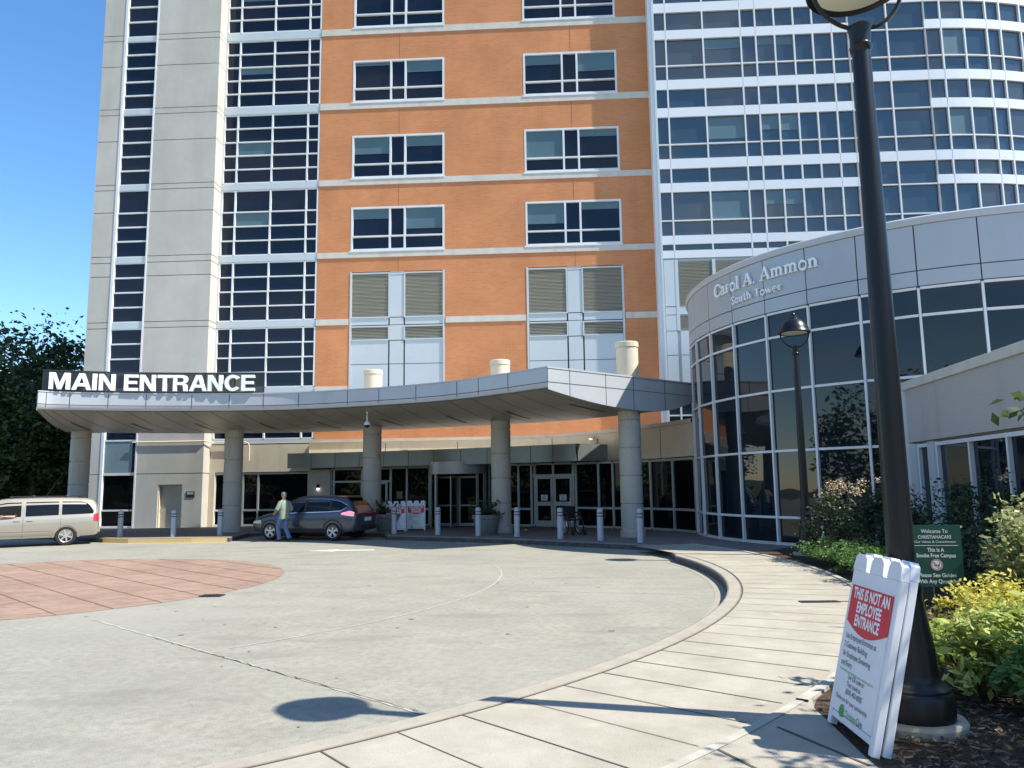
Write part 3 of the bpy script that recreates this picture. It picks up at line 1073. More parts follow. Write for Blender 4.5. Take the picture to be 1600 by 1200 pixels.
for a, c in ((7.54, 9.01), (9.19, 10.8)):
    for d, e_ in ((8.5, 9.13), (9.58, 11.62)):
        lb = MB()
        nsl = int((e_ - d) / .065)
        for i in range(nsl):
            z = d + (e_ - d) * (i + .5) / nsl
            lb.obox(((a + c) / 2, GV + .03, z), ((c - a) / 2, 0, 0), (0, .03, -.03), (0, .004, .004))
        lb.build('louvre', M['louvre'], pp_)
COLS_SAVE = COLS
ribbon(3.6, 5.3, UL, UE, (4.72,))
b = MB()
P = [gpos(u, .14) for u in np.arange(6.7, 31.01, .7)]
b.prism([*P, (31, 18), (6.7, 18)], .1, TOP)
b.build('core_wall', M['seam'], gt)
b = MB()
gbox(b, 6.60, 6.80, -.02, .65, .1, TOP)
b.build('corner_trim', M['white'], gt)

# ------------------------------------------------------------------ round glazed pavilion
RX, RY, RR = 13.5, 24.2, 7.6
rot = thing('round_pavilion', (RX, RY, .15), 'round dark glass pavilion topped by a wide grey metal parapet', 'building')
def rp(a, r, z):
    return (RX + r * math.cos(R_(a)), RY + r * math.sin(R_(a)), z)
RA = [170.6 + 9.8 * k for k in range(12)]
RZ = [.15, .86, 2.58, 4.17, 5.61, 6.26]
for a, c in zip(RA, RA[1:]):
    gb = MB()
    for z0, z1 in zip(RZ, RZ[1:]):
        t = [RG.uniform(-.012, .012) for _ in range(3)]
        gb.face([rp(a, RR - .05 + t[0], z0), rp(c, RR - .05 + t[1], z0), rp(c, RR - .05 + t[1] + t[2], z1), rp(a, RR - .05 + t[0] + t[2], z1)])
    g_ = gb.build('window', M['glassr'], rot, world=True)
    fb = MB()
    am = R_(a)
    fb.obox(rp(a, RR - .02, 3.2), (math.cos(am) * .05, math.sin(am) * .05, 0), (-math.sin(am) * .027, math.cos(am) * .027, 0), (0, 0, 3.06))
    for z in RZ:
        h = .030 if z > .2 else .05
        A_, B_ = Vector(rp(a + .27, RR - .03, z)), Vector(rp(c - .27, RR - .03, z))
        fb.bar(A_, B_, .075, h * 2)
    fb.build('frame', M['wframe'], g_, world=True)
pb = MB()
for a, c in zip(RA, RA[1:]):
    for z0, z1 in ((6.31, 6.665), (6.69, 7.78)):
        rows = []
        for t in np.linspace(a + .1, c - .1, 6):
            rows.append([rp(t, RR - .12, z0), rp(t, RR + .02, z0), rp(t, RR + .02, z1), rp(t, RR - .12, z1)])
        pb.grid(rows)
        pb.face(rows[0])
        pb.face(rows[-1][::-1])
pb.build('parapet_panel', M['alu'], rot, world=True, smooth=True)
sb = MB()
sb.lathe([(RR - .1, 6.2), (RR - .02, 6.25), (RR - .02, 7.8)], 96, (RX, RY, 0), cap=False)
sb.build('panel_joint', M['seam'], rot, world=True)
cb = MB()
cb.lathe([(RR - .1, 7.79), (RR + .05, 7.79), (RR + .07, 7.83), (RR + .07, 7.95), (RR + .02, 7.99), (RR - .35, 7.99), (RR - .4, 7.8)], 120, (RX, RY, 0), cap=False)
cb.build('coping', M['canopy'], rot, world=True, smooth=True)
b = MB()
b.lathe([(RR - .14, .1), (RR - .14, 7.6)], 72, (RX, RY, 0))
b.build('core', M['dark'], rot, world=True)
b = MB()
b.lathe([(RR + .03, .0), (RR + .03, .2), (RR - .05, .22)], 96, (RX, RY, 0), cap=False)
b.build('plinth', M['stone'], rot, world=True)

# serif letters drawn stroke by stroke, set on the curve of the parapet
def arc(cx, cy, rx, ry, a0, a1, n=10):
    return [(cx + rx * math.cos(R_(a0 + (a1 - a0) * i / n)), cy + ry * math.sin(R_(a0 + (a1 - a0) * i / n))) for i in range(n + 1)]
SE = .035
GL = {
 'C': (.72, [(arc(.40, .35, .33, .345, 42, 318, 16), (.05, .13, .05)), ([(.655, .70), (.655, .47)], .035), ([(.655, .0), (.655, .2)], .03)]),
 'A': (.76, [([(.36, .70), (.12, .02)], .05), ([(.37, .70), (.64, .02)], .115), ([(.2, .24), (.54, .24)], .045), ([(.0, .018), (.25, .018)], SE), ([(.5, .018), (.78, .018)], SE)]),
 'a': (.50, [(arc(.2, .13, .14, .125, 60, 360, 12), .055), ([(.08, .39), (.16, .46), (.27, .46), (.34, .38), (.34, .06), (.40, .02), (.47, .04)], .085)]),
 'r': (.43, [([(.14, .47), (.14, .02)], .1), ([(.02, .455), (.16, .455)], SE), ([(.02, .018), (.28, .018)], SE), ([(.16, .33), (.24, .45), (.36, .44)], .07)]),
 'o': (.54, [(arc(.26, .235, .2, .225, 0, 360, 18), (.05, .11, .05, .11, .05))]),
 'l': (.29, [([(.14, .74), (.14, .02)], .1), ([(.02, .725), (.15, .725)], SE), ([(.02, .018), (.27, .018)], SE)]),
 '.': (.22, [([(.08, .05), (.15, .05)], .1)]),
 'm': (.87, [([(.14, .47), (.14, .02)], .1), ([(.02, .455), (.16, .455)], SE), ([(.02, .018), (.25, .018)], SE), ([(.16, .36), (.26, .45), (.36, .44), (.43, .36), (.43, .02)], .09), ([(.33, .018), (.54, .018)], SE), ([(.45, .36), (.55, .45), (.65, .44), (.72, .36), (.72, .02)], .09), ([(.62, .018), (.84, .018)], SE)]),
 'n': (.59, [([(.14, .47), (.14, .02)], .1), ([(.02, .455), (.16, .455)], SE), ([(.02, .018), (.25, .018)], SE), ([(.16, .36), (.26, .45), (.36, .44), (.43, .36), (.43, .02)], .09), ([(.33, .018), (.56, .018)], SE)]),
 'S': (.55, [([(.45, .55), (.38, .67), (.24, .69), (.12, .62), (.11, .5), (.2, .42), (.36, .33), (.46, .24), (.46, .12), (.36, .02), (.2, .01), (.08, .13)], .085), ([(.46, .69), (.46, .5)], SE), ([(.07, .0), (.07, .2)], SE)]),
 'u': (.6, [([(.13, .47), (.13, .12), (.2, .03), (.3, .03), (.42, .12)], .09), ([(.02, .455), (.15, .455)], SE), ([(.43, .47), (.43, .02)], .095), ([(.31, .455), (.45, .455)], SE), ([(.43, .018), (.56, .018)], SE)]),
 't': (.38, [([(.16, .62), (.16, .1), (.22, .03), (.34, .06)], .09), ([(.03, .45), (.33, .45)], .045)]),
 'h': (.6, [([(.14, .74), (.14, .02)], .1), ([(.02, .725), (.16, .725)], SE), ([(.02, .018), (.25, .018)], SE), ([(.16, .36), (.26, .45), (.36, .44), (.43, .36), (.43, .02)], .09), ([(.33, .018), (.56, .018)], SE)]),
 'T': (.66, [([(.33, .69), (.33, .02)], .11), ([(.04, .675), (.62, .675)], .05), ([(.05, .69), (.05, .5)], SE), ([(.61, .69), (.61, .5)], SE), ([(.2, .018), (.46, .018)], SE)]),
 'w': (.77, [([(.08, .46), (.24, .03)], .1), ([(.24, .03), (.37, .40)], .04), ([(.36, .46), (.52, .03)], .1), ([(.52, .03), (.68, .46)], .045), ([(.0, .455), (.2, .455)], SE), ([(.58, .455), (.78, .455)], SE)]),
 'e': (.49, [(arc(.25, .235, .19, .22, 5, 310, 15), (.05, .1, .06, .04)), ([(.08, .255), (.43, .255)], .05)]),
 ' ': (.32, []),
}
def serif_line(mb, body, a_start, a_end, z0, size, d0=.03, d1=.10, serif=True):
    tot = sum(GL[ch][0] for ch in body)
    k = (a_end - a_start) / tot
    x = 0
    for ch in body:
        wch, strokes = GL[ch]
        for si, (pts, wd) in enumerate(strokes):
            if wd == SE and not serif:
                continue
            P = np.array(pts, float)
            n = len(P)
            ws = np.interp(np.linspace(0, 1, n), np.linspace(0, 1, len(wd)), wd) if isinstance(wd, tuple) else np.full(n, wd)
            lft, rgt = [], []
            for i in range(n):
                d = P[min(i + 1, n - 1)] - P[max(i - 1, 0)]
                d = d / (np.hypot(*d) + 1e-9)
                nn = np.array([-d[1], d[0]]) * ws[i] * (.62 if serif else .55)
                lft.append(P[i] + nn)
                rgt.append(P[i] - nn)
            rows = []
            for a_, b_ in zip(lft, rgt):
                A_, B_ = a_start + (x + a_[0]) * k, a_start + (x + b_[0]) * k
                Z, Y_ = z0 + a_[1] * size, z0 + b_[1] * size
                rows.append([rp(A_, RR + d0, Z), rp(A_, RR + d1 + si * .004, Z), rp(B_, RR + d1 + si * .004, Y_), rp(B_, RR + d0, Y_)])
            mb.grid(rows, 0, True)
            mb.face(rows[0])
            mb.face(rows[-1][::-1])
        x += wch
sg = thing('tower_name_sign', rp(205, RR, 6.9), 'raised pale serif lettering in two lines on the curved grey parapet', 'sign')
b = MB()
serif_line(b, 'Carol A. Ammon', 194.3, 222.6, 7.215, .50)
b.build('lettering', M['letter'], sg, world=True)
b = MB()
serif_line(b, 'South Tower', 200.5, 214.6, 6.82, .31, serif=False)
b.build('lettering', M['letter'], sg, world=True)

# ------------------------------------------------------------------ low grey wing at the right of the pavilion
WX, WY = 9.24, 17.97
wrot = math.atan2(-5.27, -.64)
wing = thing('side_wing', (WX, WY, .15), 'low grey precast wing with a pale coping and a strip of dark windows behind shrubs', 'building', rz=wrot)
def mir(mb):
    mb.v = [(x, -y, z) for x, y, z in mb.v]
    mb.f = [f[::-1] for f in mb.f]
    return mb
wb = MB()                                    # local x runs from the pavilion towards the street, mirrored so that -y is the street side
Z0 = -.15
wb.box(.02, 16, -6, .0, 2.64 + Z0, 3.86 + Z0)
wb.box(.02, 16, -6, -.16, .0, 2.64 + Z0)
mir(wb).build('wall', M['wallgrey'], wing)
b = MB()
b.box(-.05, 16, -.3, .06, 3.86 + Z0, 4.06 + Z0)
mir(b).build('coping', M['stone'], wing, bevel=.015)
b = MB()
b.box(-.20, .02, -.3, .05, .0, 3.86 + Z0)
mir(b).build('corner_trim', M['white'], wing)
b = MB()
b.box(.02, .42, -.1, .02, .0, 2.60 + Z0)
b.box(1.06, 1.40, -.1, .02, .0, 2.60 + Z0)
mir(b).build('jamb_panel', M['panel'], wing)
for a, c in ((.42, 1.06), (1.40, 2.89), (2.89, 4.35), (4.35, 5.85), (5.85, 7.35), (7.35, 8.85)):
    gb = MB()
    pane(gb, a, c, .45, 2.60 + Z0, -.10)
    g_ = mir(gb).build('window', M['glassr'], wing)
    fb = MB()
    fb.box(a, a + .07, -.12, -.02, .45, 2.58 + Z0)
    fb.box(c - .0, c + .04, -.12, -.025, .45, 2.58 + Z0)
    fb.box(a + .07, c, -.12, -.02, 2.50 + Z0, 2.58 + Z0)
    fb.box(a + .07, c, -.12, -.02, .45, .55)
    mir(fb).build('frame', M['wframe'], g_)
b = MB()
b.box(.02, 16, -.12, .03, 0, .45)
mir(b).build('plinth', M['wallgrey'], wing)

# ------------------------------------------------------------------ entrance front under the canopy
ent = thing('entrance_pavilion', (-2.2, 32, .15), 'curved cream entrance front with dark glazing, revolving door and metal hood', 'building')
EP = [(-9.05, 34.25), (-8.0, 34.02), (-5.3, 33.6), (-3.55, 33.0), (-.98, 32.0), (.75, 31.1), (2.45, 30.0), (3.75, 28.95), (4.95, 27.75), (5.55, 26.75), (6.02, 25.5)]
def seg_frame(p, q):
    d = unit(q[0] - p[0], q[1] - p[1])
    return Vector((d[0], d[1], 0)), Vector((d[1], -d[0], 0))      # along, outward
EPU = [(-9.05, 34.22), (-6.2, 34.02), (-3.2, 33.80), (-.4, 33.50), (1.7, 32.70), (3.25, 31.15), (4.55, 28.95), (5.45, 27.0), (6.02, 25.5)]
sm = spline(EPU, 61)
wl_ = MB()
rows = []
for i, p in enumerate(sm):
    a, b = sm[max(i - 1, 0)], sm[min(i + 1, len(sm) - 1)]
    d = unit(b[0] - a[0], b[1] - a[1])
    n = (d[1], -d[0])
    f = lambda o_, z: (p[0] + n[0] * o_, p[1] + n[1] * o_, z)
    rows.append([f(-.2, 2.68), f(.05, 2.68), f(.05, 3.79), f(-.2, 3.79)])
wl_.grid(rows)
wl_.build('wall', M['cream'], ent, world=True, smooth=True)
cp = MB()
rows = []
for i, p in enumerate(sm):
    a, b = sm[max(i - 1, 0)], sm[min(i + 1, len(sm) - 1)]
    d = unit(b[0] - a[0], b[1] - a[1])
    n = (d[1], -d[0])
    f = lambda o_, z: (p[0] + n[0] * o_, p[1] + n[1] * o_, z)
    rows.append([f(.05, 3.795), f(.10, 3.795), f(.10, 3.92), f(-.3, 3.93)])
cp.grid(rows)
cp.build('coping', M['stone'], ent, world=True)
rf = MB()
rf.face([(p[0], p[1], 3.90) for p in sm] + [(6.5, 36, 3.90), (-9, 36, 3.90)])
rf.face([(p[0], p[1], 2.66) for p in EP] + [(6.6, 36, 2.66), (-9, 36, 2.66)])
rf.build('roof', M['stone'], ent, world=True)
for i in (9, 17, 30, 38, 45, 51):
    jb = MB()
    p, q = sm[i], sm[i + 1]
    al, ou = seg_frame(p, q)
    c = Vector((p[0], p[1], 3.18)) + ou * .052
    jb.obox(c, al * .012, ou * .004, (0, 0, .55))
    jb.build('wall_joint', M['seam'], ent, world=True)
def glazing(p, q, cuts, zs, name='window', mat='glassd', fm='frame', fw=.045, skip=()):
    al, ou = seg_frame(p, q)
    L_ = math.hypot(q[0] - p[0], q[1] - p[1])
    o_ = Vector((p[0], p[1], 0))
    us = [0, *[c * L_ for c in cuts], L_]
    gb, fb = MB(), MB()
    for i, (a, c) in enumerate(zip(us, us[1:])):
        for z0, z1 in zip(zs, zs[1:]):
            P = [o_ + al * a, o_ + al * c]
            gb.face([(*P[0][:2], z0), (*P[1][:2], z0), (*P[1][:2], z1), (*P[0][:2], z1)])
    g_ = gb.build(name, M[mat], ent, world=True)
    for u in us:
        c = o_ + al * u + Vector((0, 0, (zs[0] + zs[-1]) / 2))
        fb.obox(c, al * fw, ou * .06, (0, 0, (zs[-1] - zs[0]) / 2))
    for z in zs:
        for i, (a, c) in enumerate(zip(us, us[1:])):
            cc = o_ + al * ((a + c) / 2) + Vector((0, 0, z))
            fb.obox(cc, al * ((c - a) / 2 - fw), ou * .055, (0, 0, .04))
    fb.build('frame', M[fm], g_, world=True)
    return g_
# stone pier with wall lamp, window and single door
al, ou = seg_frame(EP[0], EP[1])
pr = MB()
c0, c1 = Vector((*EP[0], 0)), Vector((*EP[1], 0))
pr.obox((c0 + c1) / 2 + Vector((0, 0, 1.375)), al * ((c1 - c0).length / 2), ou * .12, (0, 0, 1.225))
pr.build('pier', M['column'], ent, world=True)
wlp = MB()
cc = (c0 + c1) / 2 + ou * .2 + Vector((0, 0, 1.95))
wlp.lathe([(.05, -.16), (.07, -.14), (.075, -.02), (.06, .0)], 10, cc)
lp_ = wlp.build('wall_lamp', M['blackm'], ent, world=True)
wl2 = MB()
wl2.lathe([(.03, -.24), (.055, -.2), (.045, -.165)], 10, cc)
wl2.build('bulb', M['lensw'], lp_, world=True)
glazing(EP[1], EP[2], (.05, .52), (.2, .85, 2.05, 2.6))
def door_leaf(p, q, a, c, name='door', z1=2.15, notice=True):
    al, ou = seg_frame(p, q)
    o_ = Vector((p[0], p[1], 0)) + ou * .05
    db = MB()
    st = .10
    def bx(u0, u1, z0_, z1_, mi=0, d=.03, off=0.):
        db.obox(o_ + al * ((u0 + u1) / 2) + ou * off + Vector((0, 0, (z0_ + z1_) / 2)), al * ((u1 - u0) / 2), ou * d, (0, 0, (z1_ - z0_) / 2), mi)
    bx(a, a + st, .17, z1)
    bx(c - st, c, .17, z1)
    bx(a + st, c - st, z1 - .12, z1)
    bx(a + st, c - st, .17, .40)
    bx(a + st, c - st, .98, 1.14)
    bx(a + st, c - st, .40, .98, 1, .008)
    bx(a + st, c - st, 1.14, z1 - .12, 1, .008)
    d_ = db.build(name, [M['frame'], M['glassd']], ent, world=True)
    hb = MB()
    u = c - st * .5
    hb.tube([o_ + al * u + ou * .04 + Vector((0, 0, 1.0)), o_ + al * u + ou * .09 + Vector((0, 0, 1.02)), o_ + al * u + ou * .09 + Vector((0, 0, 1.3)), o_ + al * u + ou * .04 + Vector((0, 0, 1.32))], .014, 6)
    hb.build('handle', M['chrome'], d_, world=True)
    if notice:
        nb = MB()
        um = (a + c) / 2
        nb.obox(o_ + al * um + ou * .02 + Vector((0, 0, 1.30)), al * .15, ou * .003, (0, 0, .11))
        for k in range(5):
            nb.obox(o_ + al * um + ou * .0245 + Vector((0, 0, 1.37 - k * .035)), al * (.11 - .02 * (k % 3)), ou * .0008, (0, 0, .008), 1)
        nb.build('notice', [M['signwhite'], M['ink']], d_, world=True)
L12 = math.hypot(EP[2][0] - EP[1][0], EP[2][1] - EP[1][1])
door_leaf(EP[1], EP[2], L12 * .56, L12 * .95, z1=2.05)
g3 = glazing(EP[2], EP[3], (.42,), (.2, .85, 2.62))
al, ou = seg_frame(EP[2], EP[3])
nb = MB()
nb.obox(Vector((*EP[2], 1.45)) + al * .42 + ou * .03, al * .14, ou * .003, (0, 0, .16))
nb.build('notice', M['pot'], g3, world=True)
g5 = glazing(EP[4], EP[5], (.7,), (.2, .85, 2.62))
al, ou = seg_frame(EP[5], EP[6])
L56 = math.hypot(EP[6][0] - EP[5][0], EP[6][1] - EP[5][1])
glazing(EP[5], EP[6], (.08, .5, .94), (.2, 2.17, 2.62))
door_leaf(EP[5], EP[6], L56 * .10, L56 * .495)
door_leaf(EP[5], EP[6], L56 * .51, L56 * .92)
glazing(EP[6], EP[7], (.62,), (.2, .90, 2.60))
glazing(EP[7], EP[8], (.5,), (.2, .90, 2.60))
glazing(EP[8], EP[9], (), (.2, .90, 2.60))
glazing(EP[9], EP[10], (), (.2, .90, 2.60))
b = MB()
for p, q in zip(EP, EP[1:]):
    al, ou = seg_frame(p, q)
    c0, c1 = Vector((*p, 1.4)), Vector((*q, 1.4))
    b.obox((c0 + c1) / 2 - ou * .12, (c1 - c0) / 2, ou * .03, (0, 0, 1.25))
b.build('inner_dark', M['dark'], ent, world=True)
# revolving door drum
DX, DY, DR = -2.28, 31.95, 1.12
b = MB()
b.lathe([(DR + .0, 2.28), (DR + .06, 2.28), (DR + .06, 2.78), (DR - .3, 2.80)], 48, (DX, DY, 0), cap=False)
b.face([(DX + DR * math.cos(t), DY + DR * math.sin(t), 2.285) for t in np.linspace(0, 6.283, 33)[:-1]])
rd = b.build('revolving_door', M['alu'], ent, world=True, smooth=True)
b = MB()
for a in (198, 222, 318, 342, 180, 0):
    c, s_ = math.cos(R_(a)), math.sin(R_(a))
    b.obox((DX + c * DR, DY + s_ * DR, 1.22), (c * .04, s_ * .04, 0), (-s_ * .045, c * .045, 0), (0, 0, 1.06))
b.build('post', M['frame'], rd, world=True)
for a0, a1 in ((180, 222), (318, 360)):
    b = MB()
    rows = [[(DX + DR * math.cos(R_(a)), DY + DR * math.sin(R_(a)), z) for z in (.17, 2.28)] for a in np.linspace(a0, a1, 8)]
    b.grid(rows)
    b.build('curved_glass', M['glassd'], rd, world=True)
for a in (258, 348, 78, 168):
    c, s_ = math.cos(R_(a)), math.sin(R_(a))
    b = MB()
    def rb(r0, r1, z0, z1, mi, t=.02):
        b.obox((DX + c * (r0 + r1) / 2, DY + s_ * (r0 + r1) / 2, (z0 + z1) / 2), (c * (r1 - r0) / 2, s_ * (r1 - r0) / 2, 0), (-s_ * t, c * t, 0), (0, 0, (z1 - z0) / 2), mi)
    rb(.03, .11, .18, 2.2, 0)
    rb(DR - .12, DR - .04, .18, 2.2, 0)
    rb(.11, DR - .12, .18, .30, 0)
    rb(.11, DR - .12, 2.12, 2.2, 0)
    rb(.11, DR - .12, .98, 1.04, 0, .03)
    rb(.11, DR - .12, .30, .98, 1, .006)
    rb(.11, DR - .12, 1.04, 2.12, 1, .006)
    b.build('door_wing', [M['frame'], M['glassd']], rd, world=True)
# long metal hood over the doors
HP = spline([(-9.75, 33.35), (-7.6, 33.0), (-5.4, 32.35), (-3.2, 31.45), (-1.0, 30.4), (.7, 29.45), (2.35, 28.45)], 13)
hb = MB()
for p, q in zip(HP, HP[1:]):
    al, ou = seg_frame(p, q)
    c0, c1 = Vector((*p, 2.97)), Vector((*q, 2.97))
    hb.obox((c0 + c1) / 2, al * ((c1 - c0).length / 2 - .012), ou * .05, (0, 0, .32))
e1 = Vector((3.55, 29.3, 2.97))
c0 = Vector((*HP[-1], 2.97))
dd = (e1 - c0)
hb.obox((c0 + e1) / 2 + dd.normalized() * .03, dd / 2, Vector((dd.y, -dd.x, 0)).normalized() * .045, (0, 0, .32))
hd = hb.build('hood', M['hood'], ent, world=True)
b = MB()
bk = [(3.5, 29.35), (3.2, 31.2), (1.7, 32.75), (-.4, 33.55), (-3.2, 33.85), (-6.2, 34.05), (-9.7, 34.15)]
b.prism([*[tuple(p) for p in HP], *bk], 2.68, 2.74)
b.prism([*[tuple(p) for p in HP], *bk], 3.18, 3.24)
b.build('hood_deck', M['stone'], hd, world=True)
b = MB()
for p, q in zip(HP, HP[1:]):
    al, ou = seg_frame(p, q)
    c0, c1 = Vector((*p, 2.97)), Vector((*q, 2.97))
    b.obox((c0 + c1) / 2 - ou * .03, (c1 - c0) / 2, ou * .03, (0, 0, .31))
b.build('hood_joint', M['seam'], hd, world=True)
b = MB()
b.obox((-4.75, 33.84, 3.33), (.13, -.02, 0), (0, .02, 0), (0, 0, .06))
b.build('vent', M['trim'], ent, world=True)
# floodlight on the cream wall
fl = thing('wall_floodlight', (3.2, 30.95, 3.5), 'small pale floodlight bracketed to the cream wall above the hood end', 'light')
b = MB()
b.obox((0, -.13, 0), (.16, 0, 0), (0, .07, .03), (0, -.02, .10))
b.build('lamp_head', M['stone'], fl, bevel=.02)
b = MB()
b.tube([(0, .06, -.02), (0, -.08, -.05)], .025, 8)
b.build('bracket', M['frame'], fl)

# ------------------------------------------------------------------ entrance canopy: a wing-shaped roof on five round columns
can = thing('entrance_canopy', (-5.3, 27.5, .15), 'sweeping wing shaped metal entrance canopy carried on five round concrete columns', 'canopy')
FP = [(-15.62, 25.10), (-15.05, 25.52), (-13.16, 26.11), (-11.1, 26.43), (-8.93, 26.55), (-7.1, 26.36), (-4.45, 25.47), (-2.26, 24.35), (-.58, 22.98), (1.0, 21.39)]
MP = [(-17.0, 29.3), (-15.6, 30.2), (-13.2, 30.9), (-10.9, 31.2), (-8.2, 31.2), (-5.6, 30.6), (-3.0, 29.75), (-.6, 28.65), (1.9, 27.1), (4.40, 24.17)]
BP = [(-17.75, 31.4), (-15.9, 32.3), (-13.2, 33.0), (-10.9, 33.2), (-8.2, 33.1), (-5.2, 32.5), (-2.4, 31.5), (.3, 30.3), (3.0, 28.6), (6.0, 25.45)]
NS = 64
F_, M_, B_ = spline(FP, NS), spline(MP, NS), spline(BP, NS)
ZT, ZF, ZM = 5.10, 4.47, 4.05
b = MB()
rows = []
for f, m, k in zip(F_, M_, B_):
    row = []
    for t in np.linspace(0, 1, 9):
        p = f + (m - f) * t
        z = ZM + (ZF - .012 - ZM) * (1 - math.sin(t * math.pi / 2)) ** 1.25
        row.append((p[0], p[1], z))
    for t in np.linspace(0, 1, 6)[1:]:
        p = m + (k - m) * t
        row.append((p[0], p[1], ZM + (ZF - .012 - ZM) * t ** 1.8))
    rows.append(row)
b.grid(rows)
sofb = b
# radial panel joints and slot lights recessed in the soffit
b = MB()
for i in range(2, NS - 1, 3):
    for k in range(len(rows[0]) - 1):
        b = sofb
        p, q = Vector(rows[i][k]), Vector(rows[i][k + 1])
        d = (q - p).normalized()
        sd = d.cross(Vector((0, 0, 1))).normalized() * (.012)
        dn = Vector((0, 0, -.004))
        b.face([p - sd + dn, p + sd + dn, q + sd + dn, q - sd + dn], 1)
sof = sofb.build('soffit', [M['soffit'], M['seam']], can, world=True, smooth='all')
for i in range(5, NS - 2, 7):
    b = MB()
    for k in range(3, 6):
        p, q = Vector(rows[i][k]), Vector(rows[i][k + 1])
        d = (q - p).normalized()
        sd = d.cross(Vector((0, 0, 1))).normalized() * (.055)
        dn = Vector((0, 0, -.007))
        b.face([p - sd + dn, p + sd + dn, q + sd + dn, q - sd + dn])
    b.build('slot_light', M['trim'], sof, world=True)
# roof deck
b = MB()
b.grid([[(f[0], f[1], ZT - .04), (k[0], k[1], ZT - .04)] for f, k in zip(F_, B_)])
b.build('roof', M['stone'], can, world=True)
# fascia: front curve, street end, far end, back
def fascia_piece(P, cuts, prof_up=((.0, 4.66), (.0, 5.07)), low=((.0, 4.645), (.012, 4.56), (.05, 4.50), (.14, 4.465))):
    fb, lb, jb = MB(), MB(), MB()
    n = len(P)
    out = []
    for i in range(n):
        a, c = P[max(i - 1, 0)], P[min(i + 1, n - 1)]
        d = unit(c[0] - a[0], c[1] - a[1])
        out.append((d[1], -d[0]))
    f = lambda i, o_, z: (P[i][0] + out[i][0] * o_, P[i][1] + out[i][1] * o_, z)
    fb.grid([[f(i, -.12, 5.10), f(i, .02, 5.10), f(i, .02, 5.06), f(i, .0, 5.05), f(i, .0, 4.665)] for i in range(n)])
    lb.grid([[f(i, -o_, z) for o_, z in low] for i in range(n)])
    jb.grid([[f(i, -.02, 4.70), f(i, -.02, 4.60)] for i in range(n)])
    for c in cuts:
        i = min(int(c * (n - 1)), n - 2)
        p, q = Vector(f(i, .002, 4.86)), Vector(f(i + 1, .002, 4.86))
        d = (q - p).normalized()
        jb.obox(p, d * .010, Vector((d.y, -d.x, 0)) * .004, (0, 0, .19))
        jb.obox((p.x, p.y, 4.6), d * .008, Vector((d.y, -d.x, 0)) * .003, (0, 0, .04))
    return fb, lb, jb
fb, lb, jb = fascia_piece(F_, [.06, .13, .2, .26, .335, .40, .465, .55, .62, .68, .745, .81, .87, .935])
fo = fb.build('fascia', M['canopy'], can, world=True, smooth=True)
lb.build('fascia_roll', M['canopy'], fo, world=True, smooth=True)
jb.build('fascia_joint', M['seam'], fo, world=True)
def endface(i0, flip, cuts):
    r_ = rows[i0]
    b, j = MB(), MB()
    P = [Vector(p) for p in r_]
    d = (P[-1] - P[0])
    d.z = 0
    d.normalize()
    nrm = Vector((d.y, -d.x, 0)) * (-1 if flip else 1)
    up, lo_ = [], []
    ext = nrm * .02
    for p in P:
        base = P[0] + d * ((p - P[0]).dot(d))
        up.append((base.x + ext.x, base.y + ext.y, ZT))
        lo_.append((base.x + ext.x, base.y + ext.y, p.z - .012))
    b.grid([[u, l] for u, l in zip(up, lo_)])
    L_ = (P[-1] - P[0]).dot(d)
    for c in cuts:
        c_ = P[0] + d * (c * L_)
        zl = np.interp(c * L_, [(p - P[0]).dot(d) for p in P], [p.z for p in P])
        j.obox((c_.x + ext.x * 1.1, c_.y + ext.y * 1.1, (zl + ZT - .03) / 2), d * .010, nrm * .003, (0, 0, (ZT - .03 - zl) / 2))
    q0, q1 = P[0] + ext * 1.1, P[0] + d * L_ + ext * 1.1
    for z in (ZT - .06, 4.655):
        j.bar((q0.x, q0.y, z), (q1.x, q1.y, z), .012, .014)
    o_ = b.build('end_panel', M['canopy'], can, world=True)
    j.build('fascia_joint', M['seam'], o_, world=True)
endface(NS - 1, False, (.13, .36, .55, .78))
endface(0, True, (.2, .5, .8))
fb, lb, jb = fascia_piece(B_[::-1], [])
fb.build('fascia', M['canopy'], can, world=True)
COL = [(-16.55, 29.45), (-10.95, 30.2), (-5.38, 29.45), (-.43, 27.5), (3.70, 24.30)]
for x, y_ in COL:
    b = MB()
    zs = [.15, .3, 1.17, 2.04, 2.91, 3.78, 4.75]
    pr_ = []
    for z0, z1 in zip(zs, zs[1:]):
        pr_ += [(.32, z0), (.32, z0 + .012), (.35, z0 + .02), (.35, z1 - .02), (.32, z1 - .012), (.32, z1)]
    b.lathe(pr_, 32, (x, y_, 0))
    c_ = b.build('column', M['column'], can, world=True, smooth=True)
    b = MB()
    b.lathe([(.39, .15), (.39, .34), (.36, .36)], 32, (x, y_, 0))
    b.build('base', M['column'], c_, world=True, smooth=True)
    b = MB()
    zt = 6.28 if x > -12 else 5.35
    b.lathe([(.35, 5.0), (.35, zt - .2), (.335, zt - .2), (.335, zt - .17), (.37, zt - .17), (.37, zt - .02), (.35, zt)], 32, (x, y_, 0))
    b.build('cap', M['cream'], c_, world=True, smooth=True)
